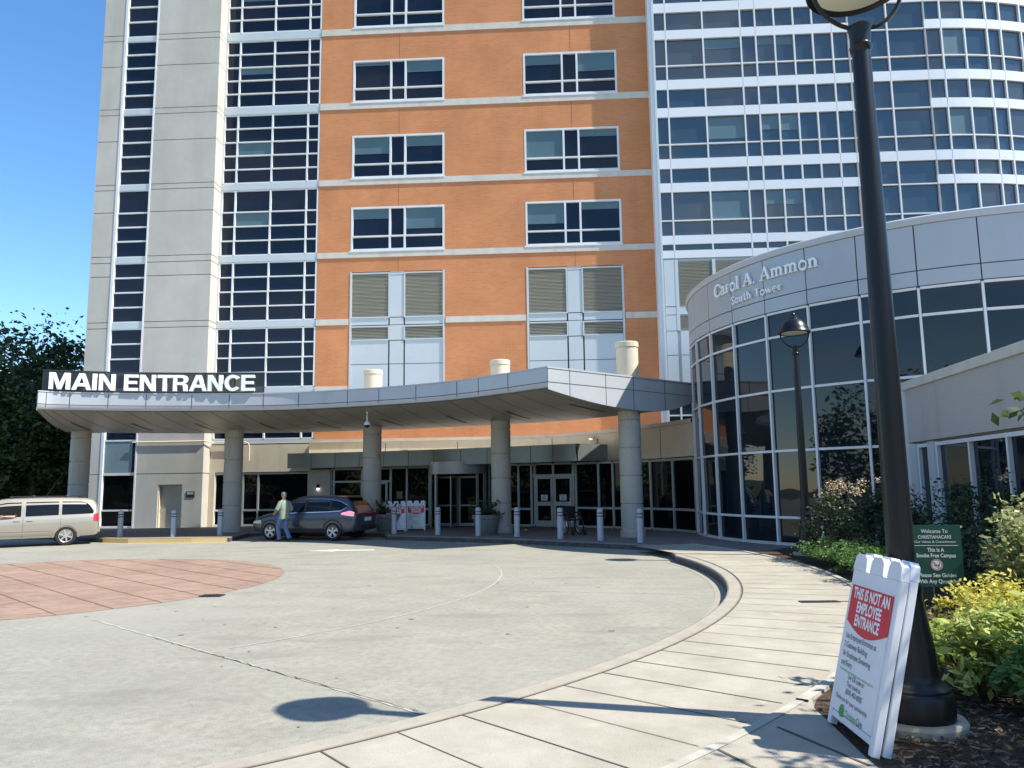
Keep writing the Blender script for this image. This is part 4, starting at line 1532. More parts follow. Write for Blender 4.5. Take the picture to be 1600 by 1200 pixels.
# MAIN ENTRANCE sign standing on the canopy edge
ms = thing('entrance_sign', (-12.1, 26.3, 5.1), 'long smoked panel reading MAIN ENTRANCE in white letters along the canopy edge', 'sign')
i0, i1 = 0.0, .422
SP_ = spline([(-15.62, 25.26), (-14.3, 25.76), (-12.9, 26.14), (-11.0, 26.42), (-8.66, 26.55)], 40)
cum = np.concatenate([[0], np.cumsum(np.hypot(*np.diff(SP_, axis=0).T))])
def sgn(x, z, d):
    px, py = np.interp(x, cum, SP_[:, 0]), np.interp(x, cum, SP_[:, 1])
    i = min(np.searchsorted(cum, x, 'right'), len(cum) - 1)
    i = max(i, 1)
    t = unit(*(SP_[i] - SP_[i - 1]))
    return (px + t[1] * (d - .06), py - t[0] * (d - .06), z)
SL = cum[-1]
b = MB()
b.grid([[sgn(x, 5.13, 0), sgn(x, 5.80, 0)] for x in np.linspace(0, SL, 40)])
b.build('panel', M['smoke'], ms, world=True)
b = MB()
for z in (5.12, 5.81):
    for a, c in zip(np.linspace(0, SL, 41), np.linspace(0, SL, 41)[1:]):
        b.bar(sgn(a, z, 0), sgn(c, z, 0), .05, .035)
for x in np.linspace(.02, SL - .02, 8):
    p = sgn(x, 0, -.03)
    b.box(p[0] - .018, p[0] + .018, p[1] - .018, p[1] + .018, 5.08, 5.81)
b.build('frame', M['trim'], ms, world=True)
b = MB()
ring = [(.35 + .345 * math.cos(R_(t)), .35 + .36 * math.sin(R_(t))) for t in np.linspace(38, 322, 22)] + [(.35 + .19 * math.cos(R_(t)), .35 + .225 * math.sin(R_(t))) for t in np.linspace(318, 42, 22)]
AL = [(0, 0), (.26, .7), (.355, .7), (.355, .545), (.262, .28), (.355, .28), (.355, .15), (.212, .15), (.16, 0)]
BLK = {'M': (.80, [[(0, 0), (0, .7), (.21, .7), (.37, .24), (.53, .7), (.74, .7), (.74, 0), (.595, 0), (.595, .50), (.435, 0), (.305, 0), (.145, .50), (.145, 0)]]),
       'A': (.75, [AL, [(.71 - x, z) for x, z in AL][::-1]]), 'I': (.24, [[(0, 0), (0, .7), (.155, .7), (.155, 0)]]),
       'N': (.68, [[(0, 0), (0, .7), (.16, .7), (.45, .25), (.45, .7), (.595, .7), (.595, 0), (.445, 0), (.145, .46), (.145, 0)]]),
       'E': (.61, [[(0, 0), (0, .7), (.53, .7), (.53, .575), (.15, .575), (.15, .425), (.49, .425), (.49, .30), (.15, .30), (.15, .125), (.54, .125), (.54, 0)]]),
       'T': (.62, [[(.21, 0), (.21, .575), (0, .575), (0, .7), (.57, .7), (.57, .575), (.36, .575), (.36, 0)]]),
       'R': (.65, [[(0, 0), (0, .7), (.15, .7), (.15, 0)], [(.15, .7), (.40, .7), (.50, .67), (.56, .59), (.57, .50), (.54, .40), (.46, .34), (.54, .28), (.58, .0), (.42, 0), (.40, .22), (.34, .27), (.15, .27), (.15, .39), (.34, .39), (.41, .42), (.42, .50), (.40, .56), (.34, .58), (.15, .58)]]),
       'C': (.70, [ring]), ' ': (.26, [])}
def block_letters(mb, body, width, size, z0, func, depth):
    k = width / sum(BLK[c][0] for c in body)
    x0 = 0
    for c in body:
        for poly in BLK[c][1]:
            F1 = [func((x0 + x) * k, z0 + z * size, depth) for x, z in poly]
            F0 = [func((x0 + x) * k, z0 + z * size, .02) for x, z in poly]
            mb.face(F1)
            mb.face(F0[::-1])
            for i in range(len(poly)):
                q = (i + 1) % len(poly)
                mb.face([F1[i], F0[i], F0[q], F1[q]])
        x0 += BLK[c][0]
block_letters(b, 'MAIN ENTRANCE', SL * .935, .80, 5.165, lambda x, z, d: sgn(x + SL * .030, z, d), .14)
b.build('lettering', M['letter'], ms, world=True)
# pendant camera under the canopy
sc_ = thing('security_camera', (-5.0, 26.35, 4.40), 'white dome camera hanging on a short stem under the canopy', 'camera')
b = MB()
b.lathe([(.07, .0), (.07, -.04), (.022, -.05), (.022, -.34), (.04, -.35)], 14)
b.build('stem', M['white'], sc_, smooth=True)
b = MB()
b.lathe([(.03, -.34), (.06, -.36), (.11, -.44), (.12, -.48), (.11, -.49)], 16)
h_ = b.build('housing', M['white'], sc_, smooth=True)
b = MB()
b.lathe([(.10, -.49), (.09, -.54), (.05, -.575), (.001, -.585)], 16, cap=False)
b.build('dome', M['carglass'], h_, smooth=True)

# ------------------------------------------------------------------ street furniture
def lamp_post(x, y_, label, up):
    t = thing('street_lamp', (x, y_, .15), label, 'street lamp', 'black lamp posts along the planting bed')
    b = MB()
    b.lathe([(.315, .0), (.32, .02), (.32, .055), (.305, .075)], 40)
    b.build('footing', M['walk'], t, smooth=True)
    b = MB()
    b.lathe([(.255, .07), (.255, .22), (.245, .24), (.235, .25), (.235, .265), (.215, .285), (.19, .30), (.175, .33), (.17, .36), (.16, .52), (.135, .68),
             (.118, .80), (.112, .86), (.118, .87), (.118, .90), (.104, .92), (.104, 1.0), (.112, 1.01), (.112, 1.05), (.100, 1.07)], 32)
    b.build('base', M['black'], t, smooth=True)
    b = MB()
    b.lathe([(.088, 1.06), (.081, 2.4), (.064, 4.72 + up), (.064, 4.74 + up), (.076, 4.755 + up), (.080, 4.785 + up), (.07, 4.80 + up), (.076, 4.90 + up), (.082, 4.92 + up), (.082, 4.94 + up), (.06, 4.96 + up)], 28)
    b.build('pole', M['black'], t, smooth=True)
    for s_ in (-1, 1):
        b = MB()
        P = [(s_ * .03, 0, 4.925 + up)] + [(s_ * .335 * math.sin(a), 0, 5.27 - .345 * math.cos(a) + up) for a in np.linspace(.25, 1.6, 10)]
        b.tube(P, .016, 8)
        b.build('arm', M['black'], t, smooth=True)
    b = MB()
    b.lathe([(r, z + up) for r, z in ((.305, 5.255), (.345, 5.245), (.355, 5.26), (.35, 5.285), (.335, 5.30), (.325, 5.32), (.31, 5.37), (.285, 5.43), (.25, 5.485), (.205, 5.535), (.16, 5.565), (.125, 5.58), (.12, 5.61), (.10, 5.63),
             (.06, 5.65), (.032, 5.665), (.045, 5.69), (.035, 5.72), (.008, 5.745))], 40)
    s2 = b.build('shade', M['black'], t, smooth=True)
    b = MB()
    b.lathe([(r, z + up) for r, z in ((.305, 5.262), (.27, 5.25), (.15, 5.243), (.01, 5.24))], 32)
    b.build('lens', M['lens'], s2, smooth=True)
    return t
lamp_post(2.61, 5.30, 'tall black street lamp rising close behind the leaning white board', 0.)
lamp_post(6.52, 17.4, 'smaller looking black street lamp with its bell shade against the round dark glass pavilion', -.24)

bol_lab = ['grey bollard nearest the rear of the pale minivan', 'grey bollard in front of the tan service door', 'grey bollard just left of the second canopy column from the left',
           'grey bollard in front of the two distant white boards', 'grey bollard before the revolving door, on its left', 'grey bollard in front of the potted palm planter',
           'grey bollard just right of the fourth canopy column', 'grey bollard with a wheelchair parked behind it', 'grey bollard between the wheelchair and the last canopy column',
           'grey bollard overlapping the rightmost canopy column']
bol_pos = [(-14.11, 27.95), (-12.03, 27.55), (-10.51, 27.9), (-4.22, 27.5), (-2.59, 26.6), (-1.18, 25.8), (.10, 25.05), (1.42, 23.9), (2.54, 22.95), (3.54, 21.9)]
b0_ = None
for (x, y_), lab in zip(bol_pos, bol_lab):
    if b0_ is None:
        b0_ = thing('bollard', (x, y_, .15), lab, 'bollard', 'grey bollards along the drop-off kerb')
        b = MB()
        b.lathe([(.095, 0), (.092, .01), (.092, .86), (.09, .885), (.075, .915), (.045, .932), (.005, .938)], 20)
        b.build('post', M['bollard'], b0_, smooth=True)
        for z in (.70, .79):
            b = MB()
            b.lathe([(.094, z - .012), (.0955, z - .010), (.0955, z + .018), (.094, z + .02)], 20, cap=False)
            b.build('band', M['navy'], b0_, smooth=True)
    else:
        c = copy_tree(b0_)
        c.location = (x, y_, .15)
        tag(c, lab, 'bollard', 'grey bollards along the drop-off kerb')

def a_board(label, loc, rz, lean, gap, full=True):
    """folding white sidewalk board; local x along the face, -y is the face side"""
    t = thing('sandwich_board', loc, label, 'sandwich board', 'white folding notice boards', rz=rz)
    Wd, H = .71, 1.075
    def leaf(name, lean_, off, front):
        ca, sa = math.cos(lean_), math.sin(lean_)
        fn = lambda x, z, d: (x, off - d * ca + z * sa, z * ca + d * sa)
        b = MB()
        def slab(x0, x1, z0, z1, d0, d1, mi=0):
            P = [fn(x, z, d) for x in (x0, x1) for d in (d0, d1) for z in (z0, z1)]
            i = len(b.v)
            b.v += P
            for q in ((0, 1, 3, 2), (4, 6, 7, 5), (0, 4, 5, 1), (2, 3, 7, 6), (0, 2, 6, 4), (1, 5, 7, 3)):
                b.f.append(tuple(i + k for k in q))
                b.m.append(mi)
        h = Wd / 2
        s = 1 if front else -1
        slab(-h, -h + .055, .0, H - .05, -.025, .025)
        slab(h - .055, h, .0, H - .05, -.025, .025)
        slab(-h + .055, h - .055, .055, .10, -.025, .025)
        slab(-h + .055, h - .055, H - .18, H - .05, -.025, .025)
        slab(-h + .055, h - .055, .10, H - .18, -.012, .014)
        # hand-hold humps along the top
        for x0, x1 in ((-h, -h + .21), (-.09, .11), (h - .19, h)):
            P = [(x0, H - .05), (x0 + .015, H + .035), (x0 + .05, H + .06), (x1 - .05, H + .06), (x1 - .015, H + .035), (x1, H - .05)]
            A_ = [fn(x, z, -.028) for x, z in P]
            B_2 = [fn(x, z, .028) for x, z in P]
            b.face(A_)
            b.face(B_2[::-1])
            for i in range(len(P)):
                k = (i + 1) % len(P)
                b.face([A_[i], B_2[i], B_2[k], A_[k]])
        p = b.build(name, M['signwhite'], t, bevel=.006)
        if front:
            g = MB()
            N_ = 12
            x0, x1 = -h + .045, h - .045
            zt, zc, ze = H - .150, H - .460, H - .39
            low = [(x0 + (x1 - x0) * i / N_, ze - (ze - zc) * math.sin(math.pi * i / N_)) for i in range(N_ + 1)]
            g.face([fn(x1, zt, .0285), fn(x0, zt, .0285), *[fn(x, z, .0285) for x, z in low]])
            for q in ((x0, x1),):
                P = [fn(x0, .105, .0265), fn(x1, .105, .0265), fn(x1, zt + .02, .0265), fn(x0, zt + .02, .0265)]
                g.face(P, 1)
            g.build('poster', [M['red'], M['signwhite']], p)
            w_ = MB()
            fx = lambda ox, oz: (lambda x, y, z: fn(ox + x, oz + y, .030))
            for i, ln in enumerate(('THIS IS NOT AN', 'EMPLOYEE', 'ENTRANCE')):
                text(w_, ln, None, None, None, .098, bold=.032, align='c', width=(.54, .37, .37)[i], func=fx(0, H - .232 - i * .086))
            w_.build('heading', M['letter'], p)
            k_ = MB()
            for i, ln in enumerate(('Use Employee Entrance at', '2 Gateway Building', 'for Employee Screening', 'and Entry.')):
                text(k_, ln, None, None, None, .050, bold=.006, align='l', width=(.47, .36, .43, .18)[i], func=fx(-h + .075, .575 - i * .058))
            text(k_, 'Use QR code or', None, None, None, .046, bold=.006, width=.25, func=fx(-h + .22, .332))
            text(k_, 'Text covid to', None, None, None, .046, bold=.006, width=.21, func=fx(-h + .22, .286))
            text(k_, '(833) 453-0035', None, None, None, .046, bold=.008, width=.25, func=fx(-h + .22, .240))
            k_.build('lettering', M['ink'], p)
            l_ = MB()
            text(l_, 'Download and submit your screening form', None, None, None, .026, bold=.003, width=.52, func=fx(-h + .075, .365))
            for r in range(6):
                a = r * math.pi / 3 + .3
                c0 = (-.15 + .024 * math.cos(a), .125 + .022 * math.sin(a))
                l_.face([fn(c0[0] + .017 * math.cos(a + s_), c0[1] + .022 * math.sin(a + s_), .030) for s_ in np.linspace(0, 6.28, 9)[:-1]])
            text(l_, 'Christiana', None, None, None, .058, bold=.006, width=.17, func=fx(-.09, .107))
            l_.build('logo', M['logogreen'], p)
            k2 = MB()
            text(k2, 'Care', None, None, None, .058, bold=.006, width=.085, func=fx(.09, .107))
            text(k2, 'Thank you for your partnership.', None, None, None, .040, bold=.005, width=.50, func=fx(-h + .075, .185))
            k2.build('small_print', M['ink'], p)
    leaf('front_leaf', lean, 0, True)
    leaf('rear_leaf', lean - gap, .054 + H * (math.sin(lean) - math.sin(lean - gap)), False)
    b = MB()
    for sx in (-1, 1):
        b.tube([(sx * .30, .02 + H * math.sin(lean) + .0, H * math.cos(lean) - .02), (sx * .30, .085 + H * math.sin(lean), H * math.cos(lean) - .02)], .012, 6)
    b.build('hinge', M['frame'], t)
    return t
a_board('large white folding board with red heading leaning beside the near lamp post', (2.09, 5.05, .16), R_(-90 - 2.4), math.radians(14), math.radians(.7))
a_board('small distant white board with red heading, half hidden behind a bollard', (-4.35, 28.9, .15), R_(14), R_(13), R_(26))
a_board('small distant white board with red heading standing by the revolving door', (-3.72, 29.6, .15), R_(6), R_(13), R_(26))

# green notice on its post
gs = thing('green_sign', (4.60, 8.58, .15), 'dark green smoke free campus sign on a dark post among the shrubs', 'sign', rz=R_(-9))
b = MB()
b.box(-.03, .03, .0, .05, 0, 1.12)
b.build('post', M['blackm'], gs)
b = MB()
b.prism([(-.27, -.03), (.27, -.03), (.27, -.006), (-.27, -.006)], .46, 1.12)
bd = b.build('board', M['green'], gs, bevel=.006)
b = MB()
f_ = lambda z: dict(org=(0, -.0315, z), xd=(1, 0, 0), yd=(0, 0, 1), align='c')
text(b, 'Welcome To', size=.060, width=.27, bold=.004, **f_(1.035))
text(b, 'CHRISTIANACARE', size=.052, width=.34, bold=.006, **f_(.975))
text(b, 'Our Values & Commitment', size=.034, width=.42, bold=.004, **f_(.93))
b.box(-.23, .23, -.0315, -.029, .898, .903)
text(b, 'This Is A', size=.058, width=.17, bold=.016, **f_(.835))
text(b, 'Smoke Free Campus', size=.058, width=.40, bold=.016, **f_(.775))
text(b, 'Please See Guides', size=.058, width=.38, bold=.016, **f_(.565))
text(b, 'With Any Questions', size=.058, width=.42, bold=.016, **f_(.50))
b.build('lettering', M['letter'], bd)
b = MB()
cz = .695
for r0, r1, mi in ((.048, .063, 0),):
    n = 28
    b.grid([[(r * math.cos(2 * math.pi * i / n), -.0318, cz + r * math.sin(2 * math.pi * i / n)) for r in (r0, r1)] for i in range(n + 1)], 0)
b.face([(.047 * math.cos(t), -.0312, cz + .047 * math.sin(t)) for t in np.linspace(0, 2 * math.pi, 25)[:-1]], 1)
b.obox((0, -.0322, cz), (.036, 0, -.036), (0, .0004, 0), (.004, 0, .004), 0)
b.obox((.0, -.0316, cz - .006), (.028, 0, 0), (0, .0004, 0), (0, 0, .006), 2)
b.tube([(.03, -.0318, cz), (.026, -.0318, cz + .016), (.034, -.0318, cz + .026)], .003, 5, 2)
b.build('no_smoking_symbol', [pmat('symbol_pink', (.55, .3, .26), .6), M['letter'], M['ink']], bd)

# ------------------------------------------------------------------ foliage
def leaf_cloud(pos, size, rng, up=.4, aspect=.5, var=.35, droop=0., nrm=None):
    """one small folded diamond per position"""
    pos = np.asarray(pos, float)
    n = len(pos)
    d = rng.normal(size=(n, 3))
    d[:, 2] = d[:, 2] * .6 - droop
    d /= np.linalg.norm(d, axis=1)[:, None]
    nr = rng.normal(size=(n, 3)) * (1 - up)
    nr[:, 2] += up * 1.6
    if nrm is not None:
        nr += nrm
    sd = np.cross(d, nr)
    sd /= (np.linalg.norm(sd, axis=1)[:, None] + 1e-9)
    L = (size * (1 + var * rng.normal(size=n)).clip(.4, 1.9))[:, None]
    w = L * aspect * .5
    up_ = np.cross(sd, d)
    a = pos - d * L * .5
    b = pos + sd * w + up_ * w * .3
    c = pos + d * L * .5
    e = pos - sd * w + up_ * w * .3
    V = np.stack([a, b, c, e], 1).reshape(-1, 3)
    return V
def foliage(name, V, mat, parent, stuff=False):
    n = len(V) // 4
    me = bpy.data.meshes.new(name)
    me.vertices.add(len(V))
    me.vertices.foreach_set('co', V.astype(np.float32).ravel())
    me.loops.add(n * 4)
    me.loops.foreach_set('vertex_index', np.arange(n * 4, dtype=np.int32))
    me.polygons.add(n)
    me.polygons.foreach_set('loop_start', np.arange(0, n * 4, 4, dtype=np.int32))
    me.polygons.foreach_set('loop_total', np.full(n, 4, dtype=np.int32))
    me.materials.append(mat)
    me.update(calc_edges=True)
    me.validate()
    o = bpy.data.objects.new(name, me)
    C.objects.link(o)
    if parent:
        o.parent = parent
    return o
def shrub_points(rng, c, r, n, clumps, shell=.55, clump_r=.28, floor=.02):
    """leaf positions gathered in clumps over an uneven dome"""
    c, r = np.array(c), np.array(r)
    d = rng.normal(size=(clumps, 3))
    d[:, 2] = np.abs(d[:, 2]) * 1.1 - .25
    d /= np.linalg.norm(d, axis=1)[:, None]
    cc = c + d * r * rng.uniform(shell, 1.03, size=(clumps, 1))
    k = rng.integers(0, clumps, n)
    p = cc[k] + rng.normal(size=(n, 3)) * r * clump_r * .5 * rng.uniform(.5, 1.3, size=(clumps, 1))[k]
    p[:, 2] = np.maximum(p[:, 2], floor + rng.uniform(0, .1, n))
    return p
def shrub(name, loc, r, label, mat, n, leaf, seed, cat='shrub', group=None, clumps=40, aspect=.5, up=.4, stems=9, blooms=0, bark='bark', droop=0., tall=None, clump_r=.28):
    rng = np.random.default_rng(seed)
    t = thing(name, loc, label, cat, group)
    h = r[2]
    pts = shrub_points(rng, (0, 0, h * .42), (r[0], r[1], h * .58), n, clumps, clump_r=clump_r)
    foliage('foliage', leaf_cloud(pts, leaf, rng, up, aspect, droop=droop), mat, t)
    b = MB()
    for i in range(stems):
        a = rng.uniform(0, 6.28)
        q = rng.uniform(.3, .85)
        b.tube([(.05 * math.cos(a), .05 * math.sin(a), 0), (r[0] * q * .4 * math.cos(a), r[1] * q * .4 * math.sin(a), h * .35), (r[0] * q * math.cos(a), r[1] * q * math.sin(a), h * .8)], [.014, .010, .004], 5)
    b.build('stems', M[bark], t)
    for i in range(blooms):
        a = rng.uniform(0, 6.28)
        q = rng.uniform(.1, .85)
        x, y_ = r[0] * q * math.cos(a), r[1] * q * math.sin(a)
        z = h * (.42 + .58 * math.sqrt(1 - q * q)) + rng.uniform(-.02, .12)
        pb_ = np.array([x, y_, z]) + rng.normal(size=(46, 3)) * np.array([.055, .055, .045])
        foliage('bloom', leaf_cloud(pb_, .035, rng, .3, .8), M['bloom'], t)
    return t
G1 = 'shrubs in the bed before the pavilion'
shrub('flowering_shrub', (6.72, 16.0, .157), (.72, .7, 1.5), 'shrub with faded tan flower heads, right beside the far lamp post', M['lf_dark'], 3600, .075, 11, group=G1, blooms=9, clumps=50)
shrub('flowering_shrub', (7.1, 14.9, .157), (.78, .75, 1.62), 'shrub with faded tan flower heads, close to the left edge of the near lamp post', M['lf_dark'], 4000, .075, 12, group=G1, blooms=10, clumps=50)
shrub('low_shrub', (6.15, 15.2, .157), (.55, .55, .52), 'low spreading green shrub at the footway edge by the far lamp base', M['lf_green'], 3000, .055, 13, group=G1, clumps=40)
shrub('low_shrub', (6.02, 13.9, .157), (.55, .65, .56), 'low spreading green shrub in the middle of the row along the footway', M['lf_green'], 3400, .055, 14, group=G1, clumps=44)
shrub('low_shrub', (5.88, 12.6, .157), (.55, .65, .54), 'low spreading green shrub just left of the near lamp post', M['lf_green'], 3400, .055, 15, group=G1, clumps=44)
shrub('broad_shrub', (7.35, 12.1, .157), (.85, .9, 1.62), 'dark broad shrub under the first windows of the grey wing', M['lf_dark'], 4800, .07, 16, clumps=60, blooms=2)
shrub('broad_shrub', (8.05, 10.6, .157), (.75, .9, 1.5), 'dark broad shrub under the rightmost windows of the grey wing', M['lf_dark'], 4400, .07, 17, clumps=56)
shrub('broad_shrub', (6.1, 10.2, .157), (.55, .6, .95), 'dark rounded shrub standing behind the green sign', M['lf_dark'], 3000, .06, 18, clumps=40)
shrub('variegated_shrub', (5.75, 8.4, .157), (.70, .65, 1.42), 'tall cream and green leaved shrub right of the green sign', M['lf_var'], 5200, .066, 19, clumps=70, aspect=.55, up=.5, clump_r=.22)
shrub('variegated_shrub', (5.75, 7.3, .157), (.62, .6, 1.22), 'tall cream and green leaved shrub cut by the right edge of the picture', M['lf_var'], 4600, .066, 20, clumps=60, aspect=.55, up=.5, clump_r=.22)
shrub('golden_shrub', (4.72, 7.45, .157), (.70, .55, .62), 'bright golden yellow shrub below the green sign', M['lf_yel'], 7600, .052, 21, clumps=70, aspect=.5, up=.55, bark='barkr', clump_r=.24)
shrub('lime_shrub', (3.42, 5.98, .157), (.42, .40, .5), 'small lime green broad leaved shrub closest to the near lamp base', M['lf_hosta'], 1900, .095, 26, clumps=44, aspect=.42, up=.6)
shrub('lime_shrub', (3.82, 6.28, .157), (.56, .5, .60), 'lime green broad leaved shrub between the smallest one and the picture edge', M['lf_hosta'], 2600, .10, 22, clumps=55, aspect=.42, up=.6)
shrub('lime_shrub', (4.62, 6.35, .157), (.58, .5, .66), 'lime green broad leaved shrub at the right edge of the picture', M['lf_hosta'], 2600, .10, 23, clumps=55, aspect=.42, up=.6)
shrub('shaded_shrub', (3.72, 5.5, .157), (.40, .36, .46), 'dark green shaded low shrub in the lower right corner of the bed', M['lf_green'], 2200, .07, 24, clumps=34, aspect=.45)

# ------------------------------------------------------------------ trees
def tree(name, loc, h, r, label, seed, n, leaf, mat, group=None, trunk_r=.25, crown0=.25, limbs=9, bark='bark', clumps=90, cat='tree', clump_r=.22):
    rng = np.random.default_rng(seed)
    t = thing(name, loc, label, cat, group)
    b = MB()
    lean = rng.uniform(-.3, .3, 2)
    zs = np.linspace(0, h * .85, 7)
    P = [(lean[0] * (z / h) ** 1.5 + rng.uniform(-.06, .06) * (z > 0), lean[1] * (z / h) ** 1.5, z) for z in zs]
    b.tube(P, [trunk_r * (1.15 if i == 0 else 1) * (1 - .86 * i / 6) for i in range(7)], 9)
    tips = []
    for i in range(limbs):
        z0 = h * rng.uniform(crown0 * .75, .7)
        a = rng.uniform(0, 6.28)
        q = rng.uniform(.5, .95)
        e = np.array([r[0] * q * math.cos(a), r[1] * q * math.sin(a), min(z0 + h * rng.uniform(.1, .3), h * .95)])
        m = np.array([e[0] * .45, e[1] * .45, z0 + (e[2] - z0) * .35])
        s_ = np.array([np.interp(z0, zs, [p[0] for p in P]), np.interp(z0, zs, [p[1] for p in P]), z0])
        k = trunk_r * (1 - .8 * z0 / h) * .55
        b.tube([s_, m, e], [k, k * .6, k * .15], 6)
        tips.append(e)
    b.build('trunk', M[bark], t, smooth=True)
    c0, c1 = h * crown0, h
    cz, rz = (c0 + c1) / 2, (c1 - c0) / 2
    d = rng.normal(size=(clumps, 3))
    d /= np.linalg.norm(d, axis=1)[:, None]
    cc = np.array([0, 0, cz]) + d * np.array([r[0], r[1], rz]) * rng.uniform(.35, 1.0, size=(clumps, 1))
    cc[:len(tips)] = tips
    k = rng.integers(0, clumps, n)
    p = cc[k] + rng.normal(size=(n, 3)) * np.array([r[0], r[1], rz * .7]) * clump_r * rng.uniform(.5, 1.2, size=(clumps, 1))[k]
    foliage('crown', leaf_cloud(p, leaf, rng, .35, .55, droop=.2), M[mat], t)
    return t
GT = 'dense trees left of the stair tower'
tree('shade_tree', (-27.3, 44, .15), 11.4, (5.2, 5, 6), 'tall dark tree rising behind the left end of the entrance sign', 31, 17000, .30, 'lf_tree', GT, .3, .12, 12, 'barkr', clumps=170, clump_r=.15)
tree('shade_tree', (-32.5, 47, .15), 8.9, (4.6, 5, 5), 'dark tree at the left edge with a lower ragged top', 32, 15000, .29, 'lf_tree', GT, .28, .1, 12, clumps=170, clump_r=.15)
tree('shade_tree', (-24.5, 39.5, .15), 7.2, (3.4, 3, 4), 'low dark tree filling the gap beside the stair tower behind the minivan', 33, 12000, .26, 'lf_tree', GT, .2, .06, 10, 'barkr', clumps=170, clump_r=.15)
tree('shade_tree', (-29.5, 39.5, .15), 6.6, (3.4, 3, 4), 'low dark tree behind the roof of the minivan', 34, 12000, .26, 'lf_tree', GT, .2, .06, 10, clumps=170, clump_r=.15)
# a small tree just right of the frame: one branch reaches in, and its crown dapples the bed
tree('dogwood_tree', (5.75, 3.95, .15), 4.3, (1.5, 1.15, 1.5), 'small tree beyond the right edge, its leafy branch hanging into view', 36, 5200, .11, 'lf_shade', None, .09, .38, 9, 'bark', 34, clump_r=.2)
br = bpy.data.objects.get('dogwood_tree')
b = MB()
bp = [(.0, .1, 1.9), (-.7, 1.0, 2.25), (-1.3, 1.7, 2.3), (-1.80, 2.15, 2.12)]
b.tube(bp, [.02, .014, .008, .004], 6)
brn = b.build('branch', M['bark'], br, smooth=True)
rng = np.random.default_rng(8)
pp_ = []
for s_ in np.linspace(.2, 1, 170):
    i = min(int(s_ * 3), 2)
    u = s_ * 3 - i
    q = np.array(bp[i]) * (1 - u) + np.array(bp[i + 1]) * u
    pp_.append(q + rng.normal(size=3) * np.array([.09, .09, .085]))
foliage('branch_leaves', leaf_cloud(np.array(pp_), .115, rng, .4, .5, droop=.3), M['lf_shade'], brn)
# the far side of the street, seen only as the dark reflection in the curved glass
rng = np.random.default_rng(77)
VV = []
for _ in range(80):
    a = rng.uniform(145, 330)
    r_ = rng.uniform(30, 52)
    x, y_ = r_ * math.cos(R_(a)) * 1.2 - 4, r_ * math.sin(R_(a)) - 2
    if y_ > 0 and abs(x) < .95 * y_ + 6:
        continue
    h = rng.uniform(7, 13)
    p = rng.normal(size=(1500, 3))
    p /= np.linalg.norm(p, axis=1)[:, None]
    p = p * rng.uniform(.5, 1.05, size=(1500, 1)) * np.array([h * .38, h * .38, h * .5]) + np.array([x, y_, h * .5])
    VV.append(leaf_cloud(p, .42, rng, .3, .6))
for _ in range(34):
    x, y_, h = rng.uniform(-70, -24), rng.uniform(53, 66), rng.uniform(5.5, 8)
    p = rng.normal(size=(420, 3))
    p /= np.linalg.norm(p, axis=1)[:, None]
    p = p * rng.uniform(.4, 1.02, size=(420, 1)) * np.array([h * .5, h * .5, h * .55]) + np.array([x, y_, h * .45])
    VV.append(leaf_cloud(p, .85, rng, .3, .6))
wd = foliage('woodland', np.concatenate(VV), M['lf_back'], None)
tag(wd, 'belt of trees over the road, mirrored in the curved glass', 'woodland', kind='stuff')

# planters
def planter(loc, label, seed, s=1.):
    t = thing('planter', loc, label, 'planter', 'grey pots of dark palms by the doors')
    b = MB()
    b.lathe([(.34, 0), (.36, .02), (.46, .50), (.50, .52), (.51, .62), (.49, .64), (.44, .64), (.42, .56), (.1, .55)], 32)
    b.build('pot', M['pot'], t, smooth=True)
    rng = np.random.default_rng(seed)
    V = []
    b = MB()
    for k in range(26):
        a = rng.uniform(0, 6.28)
        L, lift = rng.uniform(.5, .95), rng.uniform(.25, .95)
        pts = []
        for u in np.linspace(0, 1, 7):
            pts.append(np.array([L * u * math.cos(a) * .75, L * u * math.sin(a) * .75, .56 + lift * u - .55 * lift * u * u * (1.4 - lift) - .02]))
        b.tube(pts, [.008, .007, .006, .005, .004, .003, .002], 4)
        for u in np.linspace(.25, 1, 16):
            i = min(int(u * 6), 5)
            q = pts[i] + (pts[i + 1] - pts[i]) * (u * 6 - i)
            V.append(q + rng.normal(size=3) * .03)
    b.build('stems', M['lf_dark'], t)
    foliage('fronds', leaf_cloud(np.array(V), .17, rng, .2, .22, droop=.3), M['lf_dark'], t)
    return t
planter((-.95, 27.0, .15), 'grey round pot with a dark spiky palm before the fourth canopy column', 41)
planter((-4.72, 29.15, .15), 'grey round pot with a dark palm half hidden behind the dark car', 42)

